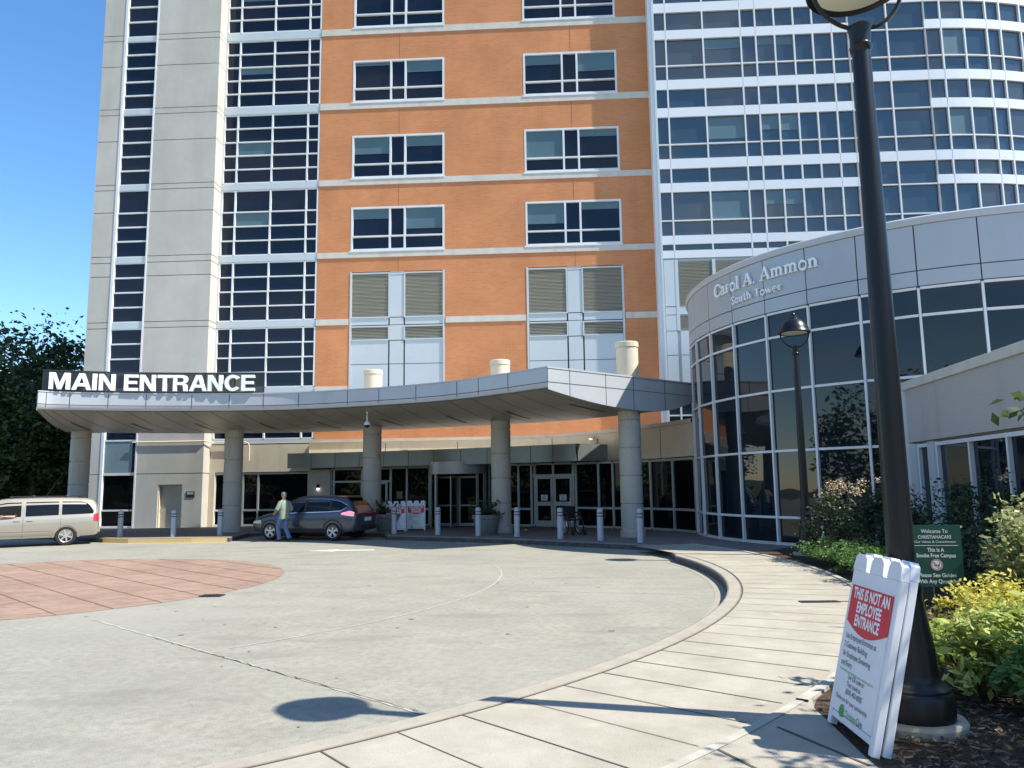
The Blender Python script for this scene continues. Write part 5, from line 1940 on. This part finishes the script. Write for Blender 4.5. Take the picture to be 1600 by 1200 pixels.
# folded dark wheelchair by the doors
wc = thing('wheelchair', (1.92, 25.7, .15), 'dark wheelchair parked behind the bollards by the glass doors', 'wheelchair', rz=R_(25))
for s_ in (-1, 1):
    b = MB()
    P = [(s_ * .28, .05 + .30 * math.cos(t), .31 + .30 * math.sin(t)) for t in np.linspace(0, 2 * math.pi, 25)]
    b.tube(P, .018, 6, cap=False)
    wh = b.build('wheel', M['tyre'], wc, smooth=True)
    b = MB()
    P = [(s_ * .31, .05 + .25 * math.cos(t), .31 + .25 * math.sin(t)) for t in np.linspace(0, 2 * math.pi, 25)]
    b.tube(P, .009, 5, cap=False)
    b.build('push_rim', M['chrome'], wh, smooth=True)
    b = MB()
    for t in np.linspace(0, 2 * math.pi, 13)[:-1]:
        b.tube([(s_ * .28, .05, .31), (s_ * .28, .05 + .29 * math.cos(t), .31 + .29 * math.sin(t))], .003, 4)
    b.build('spokes', M['chrome'], wh)
    b = MB()
    b.lathe([(.03, -.02), (.09, -.02), (.095, 0), (.09, .02), (.03, .02)], 14)
    c_ = b.build('caster', M['tyre'], wc, smooth=True)
    c_.location = (s_ * .22, -.42, .095)
    c_.rotation_euler = (0, R_(90), 0)
    b = MB()
    b.tube([(s_ * .24, .27, .95), (s_ * .24, .22, .93), (s_ * .24, .2, .5), (s_ * .24, .18, .15)], .013, 6)
    b.tube([(s_ * .24, .2, .48), (s_ * .24, -.25, .48), (s_ * .24, -.34, .3), (s_ * .22, -.50, .12)], .013, 6)
    b.tube([(s_ * .24, .21, .70), (s_ * .24, -.12, .70), (s_ * .24, -.16, .48)], .013, 6)
    b.box(s_ * .24 - .03, s_ * .24 + .03, -.12, .15, .70, .735)
    b.box(s_ * .14 - .08, s_ * .14 + .08, -.60, -.46, .10, .12)
    b.build('side_frame', M['trim'], wc)
b = MB()
b.box(-.22, .22, -.24, .2, .47, .51)
b.build('seat', M['blackm'], wc, bevel=.01)
b = MB()
b.box(-.22, .22, .19, .22, .52, .92)
b.build('backrest', M['blackm'], wc, bevel=.01)

# ------------------------------------------------------------------ vehicles
def pchip(x, xp, fp):
    xp, fp = np.array(xp, float), np.array(fp, float)
    h = np.diff(xp)
    dl = np.diff(fp) / h
    m = np.zeros(len(xp))
    for i in range(1, len(xp) - 1):
        if dl[i - 1] * dl[i] > 0:
            w1, w2 = 2 * h[i] + h[i - 1], h[i] + 2 * h[i - 1]
            m[i] = (w1 + w2) / (w1 / dl[i - 1] + w2 / dl[i])
    m[0], m[-1] = dl[0], dl[-1]
    x = np.atleast_1d(x)
    i = np.clip(np.searchsorted(xp, x) - 1, 0, len(xp) - 2)
    t = (x - xp[i]) / h[i]
    return ((1 + 2 * t) * (1 - t) ** 2 * fp[i] + t * (1 - t) ** 2 * h[i] * m[i] + t * t * (3 - 2 * t) * fp[i + 1] + t * t * (t - 1) * h[i] * m[i + 1])
class Car:
    """station list: x, bottom, widest height, belt, roof, half widths at bottom, widest, belt, roof edge"""
    def __init__(s, st):
        s.st = np.array(sorted(st), float)
    def sec(s, x):
        v = [float(pchip(x, s.st[:, 0], s.st[:, k])[0]) for k in range(1, 9)]
        zb, zm, zs, zr, wb, wm, ws, wr = v
        h = max(zr - zs, .01)
        return [(wb * .80, zb), (wb, zb + .03), (wm * .985, zb + .45 * (zm - zb)), (wm, zm), (wm * .988, zm + .5 * (zs - zm)), (ws + .6 * (wm - ws) * .5, zs - .03), (ws, zs),
                (ws + (wr - ws) * .32 + .012, zs + h * .36), (ws + (wr - ws) * .66 + .014, zs + h * .68), (wr, zs + h * .90), (wr * .93, zs + h * .965), (wr * .72, zs + h * .992), (wr * .36, zr), (0, zr)]
    def body(s, n=72):
        b = MB()
        xs = np.linspace(s.st[0, 0], s.st[-1, 0], n)
        rows = []
        for x in xs:
            S = s.sec(x)
            rows.append([(x, w, z) for w, z in S] + [(x, -w, z) for w, z in S[:-1][::-1]])
        b.grid(rows, 0, True)
        b.face(rows[0][::-1])
        b.face(rows[-1])
        return b
    def side(s, x, z, off=.0):
        S = np.array(s.sec(x)[1:11])
        return float(np.interp(z, S[:, 1], S[:, 0])) + off
    def patch(s, lo, hi, x0, x1, sgn, off=.006, n=14, m=4, lean=0.):
        """side patch between curves lo(x), hi(x)"""
        b = MB()
        rows = []
        for x in np.linspace(x0, x1, n):
            a, c = lo(x), max(hi(x), lo(x) + .004)
            rows.append([(x + lean * (z - a), sgn * s.side(x + lean * (z - a), z, off), z) for z in np.linspace(a, c, m)])
        b.grid(rows)
        return b
    def top(s, x0, x1, f, off=.006, n=10, m=9):
        b = MB()
        rows = []
        for x in np.linspace(x0, x1, n):
            S = np.array(s.sec(x)[6:])
            wmax = f * s.sec(x)[9][0]
            rows.append([(x, y_, float(np.interp(abs(y_), S[::-1, 0], S[::-1, 1])) + off) for y_ in np.linspace(-wmax, wmax, m)])
        b.grid(rows)
        return b
def cut_wells(o, xs, r, half):
    bm_ = MB()
    for x in xs:
        for sg_ in (-1, 1):
            n = 40
            P = [[(x + r * math.cos(2 * math.pi * i / n), yy, r * .93 + r * math.sin(2 * math.pi * i / n)) for i in range(n)] for yy in (sg_ * (half - .30), sg_ * (half + .3))]
            bm_.grid(P, 0, True)
            bm_.face(P[0][::-1])
            bm_.face(P[1])
    c = bm_.build('cutter', M['dark'])
    md = o.modifiers.new('wells', 'BOOLEAN')
    md.object = c
    md.operation = 'DIFFERENCE'
    md.solver = 'EXACT'
    try:
        md.use_self = True
    except Exception:
        pass
    dg = bpy.context.evaluated_depsgraph_get()
    me = bpy.data.meshes.new_from_object(o.evaluated_get(dg))
    o.modifiers.clear()
    if len(me.polygons) > 200:
        o.data = me
    bpy.data.objects.remove(c)
    o.data.polygons.foreach_set('use_smooth', [True] * len(o.data.polygons))
    o.data.set_sharp_from_angle(angle=R_(32))
def wheel(parent, x, y_, r, sg_, spokes=5, w=.215, double=False):
    b = MB()
    pr_ = [(r * .66, -w / 2), (r * .93, -w / 2), (r, -w * .38), (r, w * .38), (r * .93, w / 2), (r * .66, w / 2)]
    rows = [[(rr * math.cos(2 * math.pi * i / 32), yy, rr * math.sin(2 * math.pi * i / 32)) for i in range(32)] for rr, yy in pr_]
    b.grid(rows, 0, True)
    t = b.build('wheel', M['tyre'], parent, smooth=True)
    t.location = (x, y_, r)
    b = MB()
    o_ = sg_ * w * .40
    pr_ = [(r * .60, o_ - sg_ * .10), (r * .62, o_), (r * .68, o_ + sg_ * .012), (r * .655, o_ + sg_ * .02), (r * .60, o_ + sg_ * .005)]
    b.grid([[(rr * math.cos(2 * math.pi * i / 32), yy, rr * math.sin(2 * math.pi * i / 32)) for i in range(32)] for rr, yy in pr_], 0, True)
    for k in range(spokes):
        a = 2 * math.pi * k / spokes + .3
        for da in ((-.16, .16) if double else (0,)):
            c0, s0 = math.cos(a + da * .4), math.sin(a + da * .4)
            c1, s1 = math.cos(a + da), math.sin(a + da)
            b.bar((c0 * r * .10, o_ + sg_ * .004, s0 * r * .10), (c1 * r * .62, o_ + sg_ * .0, s1 * r * .62), .055 if not double else .036, .02, (0, 1, 0))
    b.grid([[(rr * math.cos(2 * math.pi * i / 16), yy, rr * math.sin(2 * math.pi * i / 16)) for i in range(16)] for rr, yy in ((r * .15, o_), (r * .13, o_ + sg_ * .02), (.004, o_ + sg_ * .022))], 0, True)
    b.build('rim', M['rim'], t, smooth=True, angle=25)
    b = MB()
    b.grid([[(rr * math.cos(2 * math.pi * i / 24), o_ - sg_ * .07, rr * math.sin(2 * math.pi * i / 24)) for i in range(24)] for rr in (.01, r * .62)], 0, True)
    b.build('brake_shadow', M['blackm'], t)
L_ = lambda *p: (lambda x: float(np.interp(x, [q[0] for q in p], [q[1] for q in p])))

# dark grey crossover at the drop-off
suv = thing('crossover_car', (-7.06, 27.62, 0), 'dark grey crossover parked under the canopy with bright pink tail lights', 'car', rz=math.atan2(.31, -.95))
suv.scale = (.88, .88, .88)
K = Car([(-2.40, .50, .72, .92, .95, .60, .72, .70, .58), (-2.33, .42, .74, 1.02, 1.08, .80, .87, .82, .66), (-2.20, .36, .76, 1.09, 1.24, .88, .935, .87, .66), (-2.0, .33, .78, 1.12, 1.50, .90, .955, .89, .63),
         (-1.80, .32, .78, 1.12, 1.655, .90, .96, .90, .62), (-1.4, .30, .78, 1.10, 1.72, .90, .965, .905, .63), (-.5, .28, .77, 1.06, 1.745, .90, .965, .91, .64), (.2, .28, .76, 1.04, 1.72, .90, .965, .91, .63),
         (.7, .28, .75, 1.03, 1.55, .90, .965, .905, .62), (1.15, .28, .74, 1.02, 1.22, .90, .96, .89, .66), (1.4, .28, .73, 1.0, 1.09, .90, .96, .87, .68), (1.9, .30, .70, .93, .99, .88, .94, .82, .64), (2.25, .32, .64, .82, .87, .80, .87, .74, .56), (2.40, .36, .60, .70, .74, .60, .70, .58, .45)])
bd = K.body().build('body', M['suv'], suv, smooth=True)
cut_wells(bd, (-1.40, 1.42), .40, .95)
for sg_ in (-1, 1):
    lo = L_((-1.95, 1.30), (-1.72, 1.155), (-1.2, 1.125), (1.1, 1.06))
    hi = L_((-1.95, 1.34), (-1.6, 1.50), (-1.1, 1.575), (-.4, 1.60), (.2, 1.58), (.6, 1.43), (1.1, 1.10))
    g_ = K.patch(lo, hi, -1.93, 1.08, sg_, .006, 30).build('side_glass', M['carglass'], suv, smooth='all')
    lo2 = lambda x: lo(x) - .03
    K.patch(lo2, lo, -1.93, 1.08, sg_, .010, 26, 2).build('chrome_strip', M['chrome'], g_)
    K.patch(hi, lambda x: hi(x) + .022, -1.93, 1.08, sg_, .010, 30, 2).build('chrome_strip', M['chrome'], g_)
    for xa in (-1.22, -.12):
        K.patch(lo, hi, xa - .04, xa + .04, sg_, .011, 3, 6).build('pillar', M['trim'], g_)
    for xa in (-1.0, .12, 1.2):
        K.patch(lambda x: .42, lambda x: 1.08 if xa < 1 else .95, xa - .004, xa + .004, sg_, .003, 2, 8).build('door_gap', M['blackm'], suv)
    for xa in (-.86, .26):
        b = K.patch(lambda x: .965, lambda x: .995, xa, xa + .2, sg_, .03, 4, 2)
        b.build('handle', M['suv'], suv)
    K.patch(lambda x: .33, lambda x: .47, -.98, 1.0, sg_, .012, 12, 3).build('sill_cladding', M['trim'], suv)
    for xa in (-1.40, 1.42):
        b = MB()
        n = 22
        rows_ = []
        for i in range(n + 1):
            a = math.radians(-12 + 204 * i / n)
            r0, r1 = .395, .45
            z0, z1 = .372 + r0 * math.sin(a), .372 + r1 * math.sin(a)
            x0, x1 = xa + r0 * math.cos(a), xa + r1 * math.cos(a)
            rows_.append([(x0, sg_ * K.side(x0, max(z0, .34), .012), z0), (x1, sg_ * K.side(x1, max(z1, .34), .012), z1)])
        b.grid(rows_)
        b.build('arch_trim', M['trim'], suv)
    K.patch(L_((-2.30, .93), (-1.75, 1.0)), L_((-2.30, 1.08), (-2.1, 1.15), (-1.75, 1.06)), -2.28, -1.76, sg_, .014, 8, 4).build('tail_light', M['tailp'], suv, smooth='all')
    K.patch(lambda x: .66, L_((1.85, .80), (2.28, .74)), 1.85, 2.28, sg_, .012, 8, 4).build('headlight', M['lens'], suv, smooth='all')
    b = MB()
    b.obox((1.0, sg_ * 1.03, 1.12), (.06, 0, 0), (0, .09, 0), (0, 0, .07))
    b.build('mirror', M['suv'], suv, bevel=.03)
    for xa in (-1.40, 1.42):
        wheel(suv, xa, sg_ * .845, .362, sg_, 5, .23, True)
K.top(-2.13, -1.86, .92, .008).build('rear_glass', M['carglass'], suv, smooth='all')
K.top(.42, 1.22, .93, .008).build('windscreen', M['carglass'], suv, smooth='all')
b = MB()
rows_ = []
for y_ in np.linspace(-.56, .56, 9):
    rows_.append([(-2.02, y_, 1.665), (-1.78, y_, 1.70), (-1.70, y_, 1.715)])
b.grid(rows_)
b.grid([[(p[0], p[1], p[2] - .035) for p in r] for r in rows_])
b.build('spoiler', M['suv'], suv)
b = MB()
b.box(-2.425, -2.37, -.62, .62, .40, .60)
b.build('bumper', M['trim'], suv, bevel=.03)
b = MB()
b.box(-2.40, -2.365, -.85, .85, 1.0, 1.045)
b.build('tail_bar', M['tail'], suv, bevel=.01)
b = MB()
b.box(-2.415, -2.40, -.26, .26, .74, .88)
b.build('number_plate', M['signwhite'], suv)

# pale champagne minivan leaving the picture at the left
vh = math.atan2(-.55, -.835)
van = thing('minivan', (-16.52, 26.02, 0), 'pale champagne minivan at the left edge with its driver window open', 'minivan', rz=vh)
van.scale = (.90, .90, .90)
V_ = Car([(-2.56, .46, .66, .98, 1.0, .66, .78, .76, .62), (-2.52, .38, .70, 1.05, 1.25, .86, .93, .86, .72), (-2.44, .34, .76, 1.08, 1.55, .92, .975, .91, .73), (-2.28, .32, .80, 1.09, 1.685, .92, .985, .93, .72),
          (-1.9, .30, .80, 1.08, 1.745, .92, .99, .935, .71), (-.9, .28, .79, 1.05, 1.775, .92, .99, .935, .72), (.2, .28, .78, 1.03, 1.76, .92, .99, .935, .72), (.8, .28, .77, 1.01, 1.69, .92, .99, .93, .71),
          (1.35, .28, .76, .99, 1.42, .92, .985, .92, .70), (1.85, .28, .74, .97, 1.08, .91, .97, .89, .70), (2.2, .30, .68, .88, .95, .86, .92, .80, .62), (2.48, .33, .60, .74, .79, .72, .80, .66, .5), (2.56, .36, .56, .64, .68, .6, .66, .54, .4)])
bd = V_.body(80).build('body', M['van'], van, smooth=True)
cut_wells(bd, (-1.46, 1.58), .385, .975)
for sg_ in (-1, 1):
    lo = L_((-2.36, 1.15), (1.5, 1.05))
    hiq = L_((-2.36, 1.22), (-2.2, 1.48), (-2.05, 1.575), (-1.9, 1.60), (-1.2, 1.615), (.4, 1.60), (.85, 1.52), (1.45, 1.10))
    for nm, x0, x1 in (('quarter_glass', -2.34, -1.30), ('sliding_door_glass', -1.20, -.16), ('front_door_glass', -.02, 1.25)):
        mt = M['carglass'] if nm != 'front_door_glass' else M['dark']
        V_.patch(lo, hiq, x0, x1, sg_, .006, 18).build(nm, mt, van, smooth='all')
    for xa in (-1.27, -.09, 1.12):
        V_.patch(lambda x: .34, lambda x: 1.07, xa - .005, xa + .005, sg_, .003, 2, 8).build('door_gap', M['trim'], van)
    for xa in (-.24, -.02):
        V_.patch(lambda x: .93, lambda x: .965, xa - (.16 if xa < -.1 else -.02), xa + (.04 if xa < -.1 else .22), sg_, .03, 4, 2).build('handle', M['van'], van)
    for z in (.56, .42):
        V_.patch(lambda x: z, lambda x: z + .035, -1.02, 1.15, sg_, .014, 12, 2).build('side_moulding', M['chrome'] if z > .5 else M['van'], van)
    V_.patch(L_((-2.50, .86), (-2.34, .88)), L_((-2.50, 1.16), (-2.34, 1.13)), -2.50, -2.34, sg_, .012, 6, 5).build('tail_light', M['tail'], van, smooth='all')
    for xa in (-1.46, 1.58):
        b = MB()
        rows_ = []
        for i in range(23):
            a = math.radians(-8 + 196 * i / 22)
            r0, r1 = .385, .445
            z0, z1 = .358 + r0 * math.sin(a), .358 + r1 * math.sin(a)
            x0, x1 = xa + r0 * math.cos(a), xa + r1 * math.cos(a)
            rows_.append([(x0, sg_ * V_.side(x0, max(z0, .34), .016), z0), (x1, sg_ * V_.side(x1, max(z1, .34), .010), z1)])
        b.grid(rows_)
        b.build('arch_flare', M['van'], van, smooth=True)
        wheel(van, xa, sg_ * .88, .355, sg_, 6, .22)
    b = MB()
    b.bar((-2.0, sg_ * .62, 1.80), (.35, sg_ * .62, 1.81), .035, .035)
    for xa in (-1.95, -.8, .3):
        b.box(xa - .04, xa + .04, sg_ * .62 - .02, sg_ * .62 + .02, 1.735, 1.80)
    b.build('roof_rail', M['trim'], van)
    b = MB()
    b.obox((1.05, sg_ * 1.07, 1.13), (.07, 0, 0), (0, .10, 0), (0, 0, .08))
    b.build('mirror', M['van'], van, bevel=.03)
for xa in (-1.5, -.4):
    b = MB()
    b.bar((xa, -.60, 1.82), (xa, .60, 1.82), .05, .025)
    b.build('crossbar', M['frame'], van)
b = MB()
b.box(-2.60, -2.45, -.80, .80, .42, .68)
b.build('bumper', M['van'], van, bevel=.05)
V_.top(.62, 1.75, .93, .008).build('windscreen', M['carglass'], van, smooth='all')
V_.top(-2.50, -2.38, .9, .008).build('rear_glass', M['carglass'], van, smooth='all')

# ------------------------------------------------------------------ people
def skin_mesh(name, verts, edges, radii, mat, parent=None, sub=2, root=0):
    me = bpy.data.meshes.new(name)
    me.from_pydata(verts, edges, [])
    o = bpy.data.objects.new(name, me)
    C.objects.link(o)
    sk = o.modifiers.new('skin', 'SKIN')
    sk.use_smooth_shade = True
    sk.branch_smoothing = .4
    ss = o.modifiers.new('sub', 'SUBSURF')
    ss.levels = ss.render_levels = sub
    lay = me.skin_vertices[0] if me.skin_vertices else None
    if lay is None:
        import bmesh
        bm = bmesh.new()
        bm.from_mesh(me)
        bm.verts.layers.skin.verify()
        bm.to_mesh(me)
        bm.free()
        lay = me.skin_vertices[0]
    for i, r in enumerate(radii):
        lay.data[i].radius = r if isinstance(r, (tuple, list)) else (r, r)
        lay.data[i].use_root = (i == root)
    dg = bpy.context.evaluated_depsgraph_get()
    m2 = bpy.data.meshes.new_from_object(o.evaluated_get(dg))
    o.modifiers.clear()
    o.data = m2
    m2.materials.clear()
    m2.materials.append(mat)
    m2.polygons.foreach_set('use_smooth', [True] * len(m2.polygons))
    if parent:
        o.parent = parent
    return o
def hand(V, E_, Rr, wrist, kn, side, dirv, pv):
    """palm, four bent fingers of unequal length and a thumb, grown from vertex index wrist; dirv = pointing direction, pv = palm-width direction"""
    d, p = np.array(dirv, float), np.array(pv, float)
    w = np.array(V[wrist])
    n = np.cross(d, p)
    def addv(q, r, frm):
        V.append(tuple(q))
        Rr.append(r)
        E_.append((frm, len(V) - 1))
        return len(V) - 1
    palm = addv(w + d * .06, (.034, .018), wrist)
    for k, (o_, l) in enumerate(((-.027, .060), (-.009, .072), (.009, .068), (.026, .052))):
        a = addv(w + d * .085 + p * o_, .0105, palm)
        b_ = addv(w + d * (.085 + l * .55) + p * o_ * 1.1 + n * .010 * kn, .0095, a)
        addv(w + d * (.085 + l * .9) + p * o_ * 1.1 + n * .032 * kn, .008, b_)
    a = addv(w + d * .045 - p * .038 + n * .012 * kn, .012, palm)
    addv(w + d * .082 - p * .052 + n * .022 * kn, .010, a)
def person_walk():
    V, E_, Rr = [], [], []
    def add(q, r, frm=None):
        V.append(q)
        Rr.append(r)
        if frm is not None:
            E_.append((frm, len(V) - 1))
        return len(V) - 1
    # x right, y forward, z up
    pel = add((0, 0, .95), (.15, .11))
    sp = add((0, -.01, 1.12), (.135, .10), pel)
    chst = add((0, .0, 1.30), (.155, .11), sp)
    nb = add((0, -.01, 1.44), (.08, .07), chst)
    nk = add((0, .015, 1.51), (.052, .055), nb)
    hd = add((0, .03, 1.585), (.072, .085), nk)
    hc = add((0, .035, 1.65), (.078, .095), hd)
    add((0, .025, 1.72), (.06, .07), hc)
    for s_, el, wr in ((-1, (-.30, .0, 1.14), (-.24, .20, 1.02)), (1, (.30, -.04, 1.13), (.25, .17, 1.05))):
        sh = add((s_ * .175, -.005, 1.395), .062, chst)
        e_ = add(el, .043, sh)
        w_ = add(wr, .028, e_)
        dv = np.array(wr) - np.array(el)
        dv /= np.linalg.norm(dv)
        hand(V, E_, Rr, w_, -1, s_, dv, np.cross(dv, (0, 0, 1)) * s_)
    for s_, kn, an, toe in ((-1, (-.10, .20, .50), (-.10, .10, .10), (-.11, .28, .05)), (1, (.10, .03, .48), (.09, -.24, .13), (.10, -.10, .04))):
        hp = add((s_ * .095, 0, .88), .095, pel)
        k_ = add(kn, .062, hp)
        a_ = add(an, .042, k_)
        add(toe, .035, a_)
    body = skin_mesh('person', V, E_, Rr, M['skin'])
    # shirt: loose tube over trunk and upper arms
    b = MB()
    rows_ = []
    for z, rx, ry, yo in ((.80, .205, .150, -.01), (.83, .21, .155, -.01), (.95, .200, .145, -.01), (1.08, .195, .140, -.012), (1.20, .205, .142, -.008), (1.32, .215, .138, -.005), (1.40, .195, .118, -.008), (1.445, .13, .09, -.01), (1.475, .075, .072, -.005)):
        rows_.append([(rx * math.copysign(abs(math.cos(t)) ** .85, math.cos(t)) * (1 + .02 * math.sin(5 * t + z * 9)), yo + ry * math.copysign(abs(math.sin(t)) ** .9, math.sin(t)) * (1 + .03 * math.sin(4 * t + z * 14)), z + .012 * math.sin(3 * t)) for t in np.linspace(0, 2 * math.pi, 29)[:-1]])
    b.grid(rows_, 0, True)
    for s_, el in ((-1, (-.30, .0, 1.14)), (1, (.30, -.04, 1.13))):
        S0_ = np.array((s_ * .15, -.005, 1.40))
        e_ = np.array(el)
        b.tube([S0_, S0_ + (e_ - S0_) * .4, S0_ + (e_ - S0_) * .8, e_ + (0, .02, -.02)], [.082, .080, .076, .072], 14, cap=False)
        wr = np.array((-.24, .20, 1.02)) if s_ < 0 else np.array((.25, .17, 1.05))
        b.tube([e_, e_ + (wr - e_) * .3, e_ + (wr - e_) * .75], [.070, .060, .046], 12, cap=False)
    b.build('shirt', M['shirt'], body, smooth='all')
    b = MB()
    for s_, kn, an in ((-1, (-.10, .20, .50), (-.10, .10, .10)), (1, (.10, .03, .48), (.09, -.24, .13))):
        h_, k_, a_ = np.array((s_ * .092, 0, .92)), np.array(kn), np.array(an)
        b.tube([h_ + (0, 0, .06), h_, h_ + (k_ - h_) * .5, k_, k_ + (a_ - k_) * .5, a_ + (a_ - k_) * .02, a_ + (a_ - k_) * .08], [.112, .118, .098, .080, .073, .072, .074], 14, cap=False)
    b.grid([[(.18 * math.cos(t), .125 * math.sin(t), z) for t in np.linspace(0, 2 * math.pi, 25)[:-1]] for z in (.84, .98)], 0, True)
    b.build('trousers', M['jeans'], body, smooth='all')
    for s_, an, toe in ((-1, (-.10, .10, .06), (-.11, .30, .045)), (1, (.09, -.24, .10), (.10, -.06, .04))):
        a_, t_ = np.array(an), np.array(toe)
        d = t_ - a_
        b = MB()
        b.tube([a_ - d * .35 + (0, 0, -.01), a_ - d * .15, a_ + d * .2, a_ + d * .6, t_, t_ + d * .12], [.03, .048, .052, .05, .044, .02], 12)
        b.build('shoe', M['shoe'], body, smooth='all')
    b = MB()
    rows_ = []
    for z, r in ((1.655, 1.0), (1.69, 1.0), (1.72, .9), (1.745, .65), (1.757, .3), (1.76, .02)):
        rows_.append([(.088 * r * math.cos(t), .032 + .105 * r * math.sin(t), z) for t in np.linspace(0, 2 * math.pi, 25)[:-1]])
    b.grid(rows_, 0, True)
    b.grid([[(.085 * math.cos(t) * (1 - .15 * k), .035 + .10 * math.sin(t) + .085 * k * math.sin(t), 1.662 - .012 * k) for t in np.linspace(.35, math.pi - .35, 13)] for k in (0, .6, 1.0)])
    b.build('cap', M['cap'], body, smooth='all')
    b = MB()
    rows_ = [[(.082 * math.cos(t), .028 + .098 * math.sin(t), z) for t in np.linspace(math.pi + .25, 2 * math.pi - .25, 13)] for z in (1.66, 1.60)]
    b.grid(rows_)
    b.build('hair', M['cap'], body, smooth='all')
    for s_ in (-1, 1):
        b = MB()
        b.obox((s_ * .084, .03, 1.615), (.008, 0, 0), (0, .018, .004), (0, -.004, .03))
        b.build('ear', M['skin'], body, bevel=.006)
    return body
pw = person_walk()
pw.location = (-7.83, 26.52, 0)
pw.rotation_euler = (0, 0, math.atan2(.62, -.78) - math.pi / 2)
pw.scale = (.95, .95, .95)
tag(pw, 'person in a sage green shirt, blue jeans and cap walking past the dark car', 'person')

def person_drive():
    V, E_, Rr = [], [], []
    def add(q, r, frm=None):
        V.append(q)
        Rr.append(r)
        if frm is not None:
            E_.append((frm, len(V) - 1))
        return len(V) - 1
    # van axes: x forward, y left, z up, already scaled by .9
    pel = add((.08, .42, .62), (.13, .11))
    sp = add((.04, .42, .80), (.13, .10), pel)
    ch_ = add((.02, .43, .98), (.15, .10), sp)
    nb = add((.03, .43, 1.10), (.07, .06), ch_)
    nk = add((.05, .43, 1.15), (.05, .05), nb)
    hd = add((.075, .43, 1.23), (.075, .07), nk)
    add((.06, .43, 1.34), (.07, .065), hd)
    sh = add((.02, .60, 1.06), .055, ch_)
    e_ = add((.18, .85, .985), .042, sh)
    w_ = add((.42, .885, 1.0), .030, e_)
    dv = np.array((.24, .03, .015))
    dv /= np.linalg.norm(dv)
    hand(V, E_, Rr, w_, 1, 1, dv, np.array((0, 0, 1.)))
    sh = add((.02, .26, 1.06), .055, ch_)
    e2 = add((.2, .22, .86), .042, sh)
    w2 = add((.45, .32, .95), .030, e2)
    hand(V, E_, Rr, w2, 1, -1, np.array((.9, .1, .3)), np.array((0, 1., 0)))
    for s_ in (-1, 1):
        hp = add((.14, .42 + s_ * .09, .60), .085, pel)
        k_ = add((.55, .42 + s_ * .11, .66), .062, hp)
        add((.78, .42 + s_ * .1, .35), .045, k_)
    body = skin_mesh('person', V, E_, Rr, M['skin'])
    b = MB()
    rows_ = [[(x + .125 * k * math.cos(t), .425 + .20 * k * math.sin(t), z) for t in np.linspace(0, 2 * math.pi, 21)[:-1]] for x, z, k in ((.08, .60, 1.0), (.04, .8, .98), (.02, .98, 1.05), (.02, 1.08, .85), (.03, 1.13, .4))]
    b.grid(rows_, 0, True)
    b.tube([(.02, .56, 1.06), (.10, .72, 1.02), (.17, .83, .99)], [.075, .07, .06], 12, cap=False)
    b.build('shirt', pmat('maroon_shirt', (.10, .03, .035), .9), body, smooth='all')
    b = MB()
    rows_ = [[(.055 + .088 * k * math.cos(t), .43 + .08 * k * math.sin(t), z) for t in np.linspace(0, 2 * math.pi, 21)[:-1]] for z, k in ((1.27, .98), (1.33, 1.0), (1.375, .8), (1.40, .4))]
    b.grid(rows_, 0, True)
    b.build('hair', M['trim'], body, smooth='all')
    return body
pdv = person_drive()
pdv.location = van.location
pdv.rotation_euler = (0, 0, vh)
tag(pdv, 'person driving the pale minivan, one forearm resting on the open window', 'person')
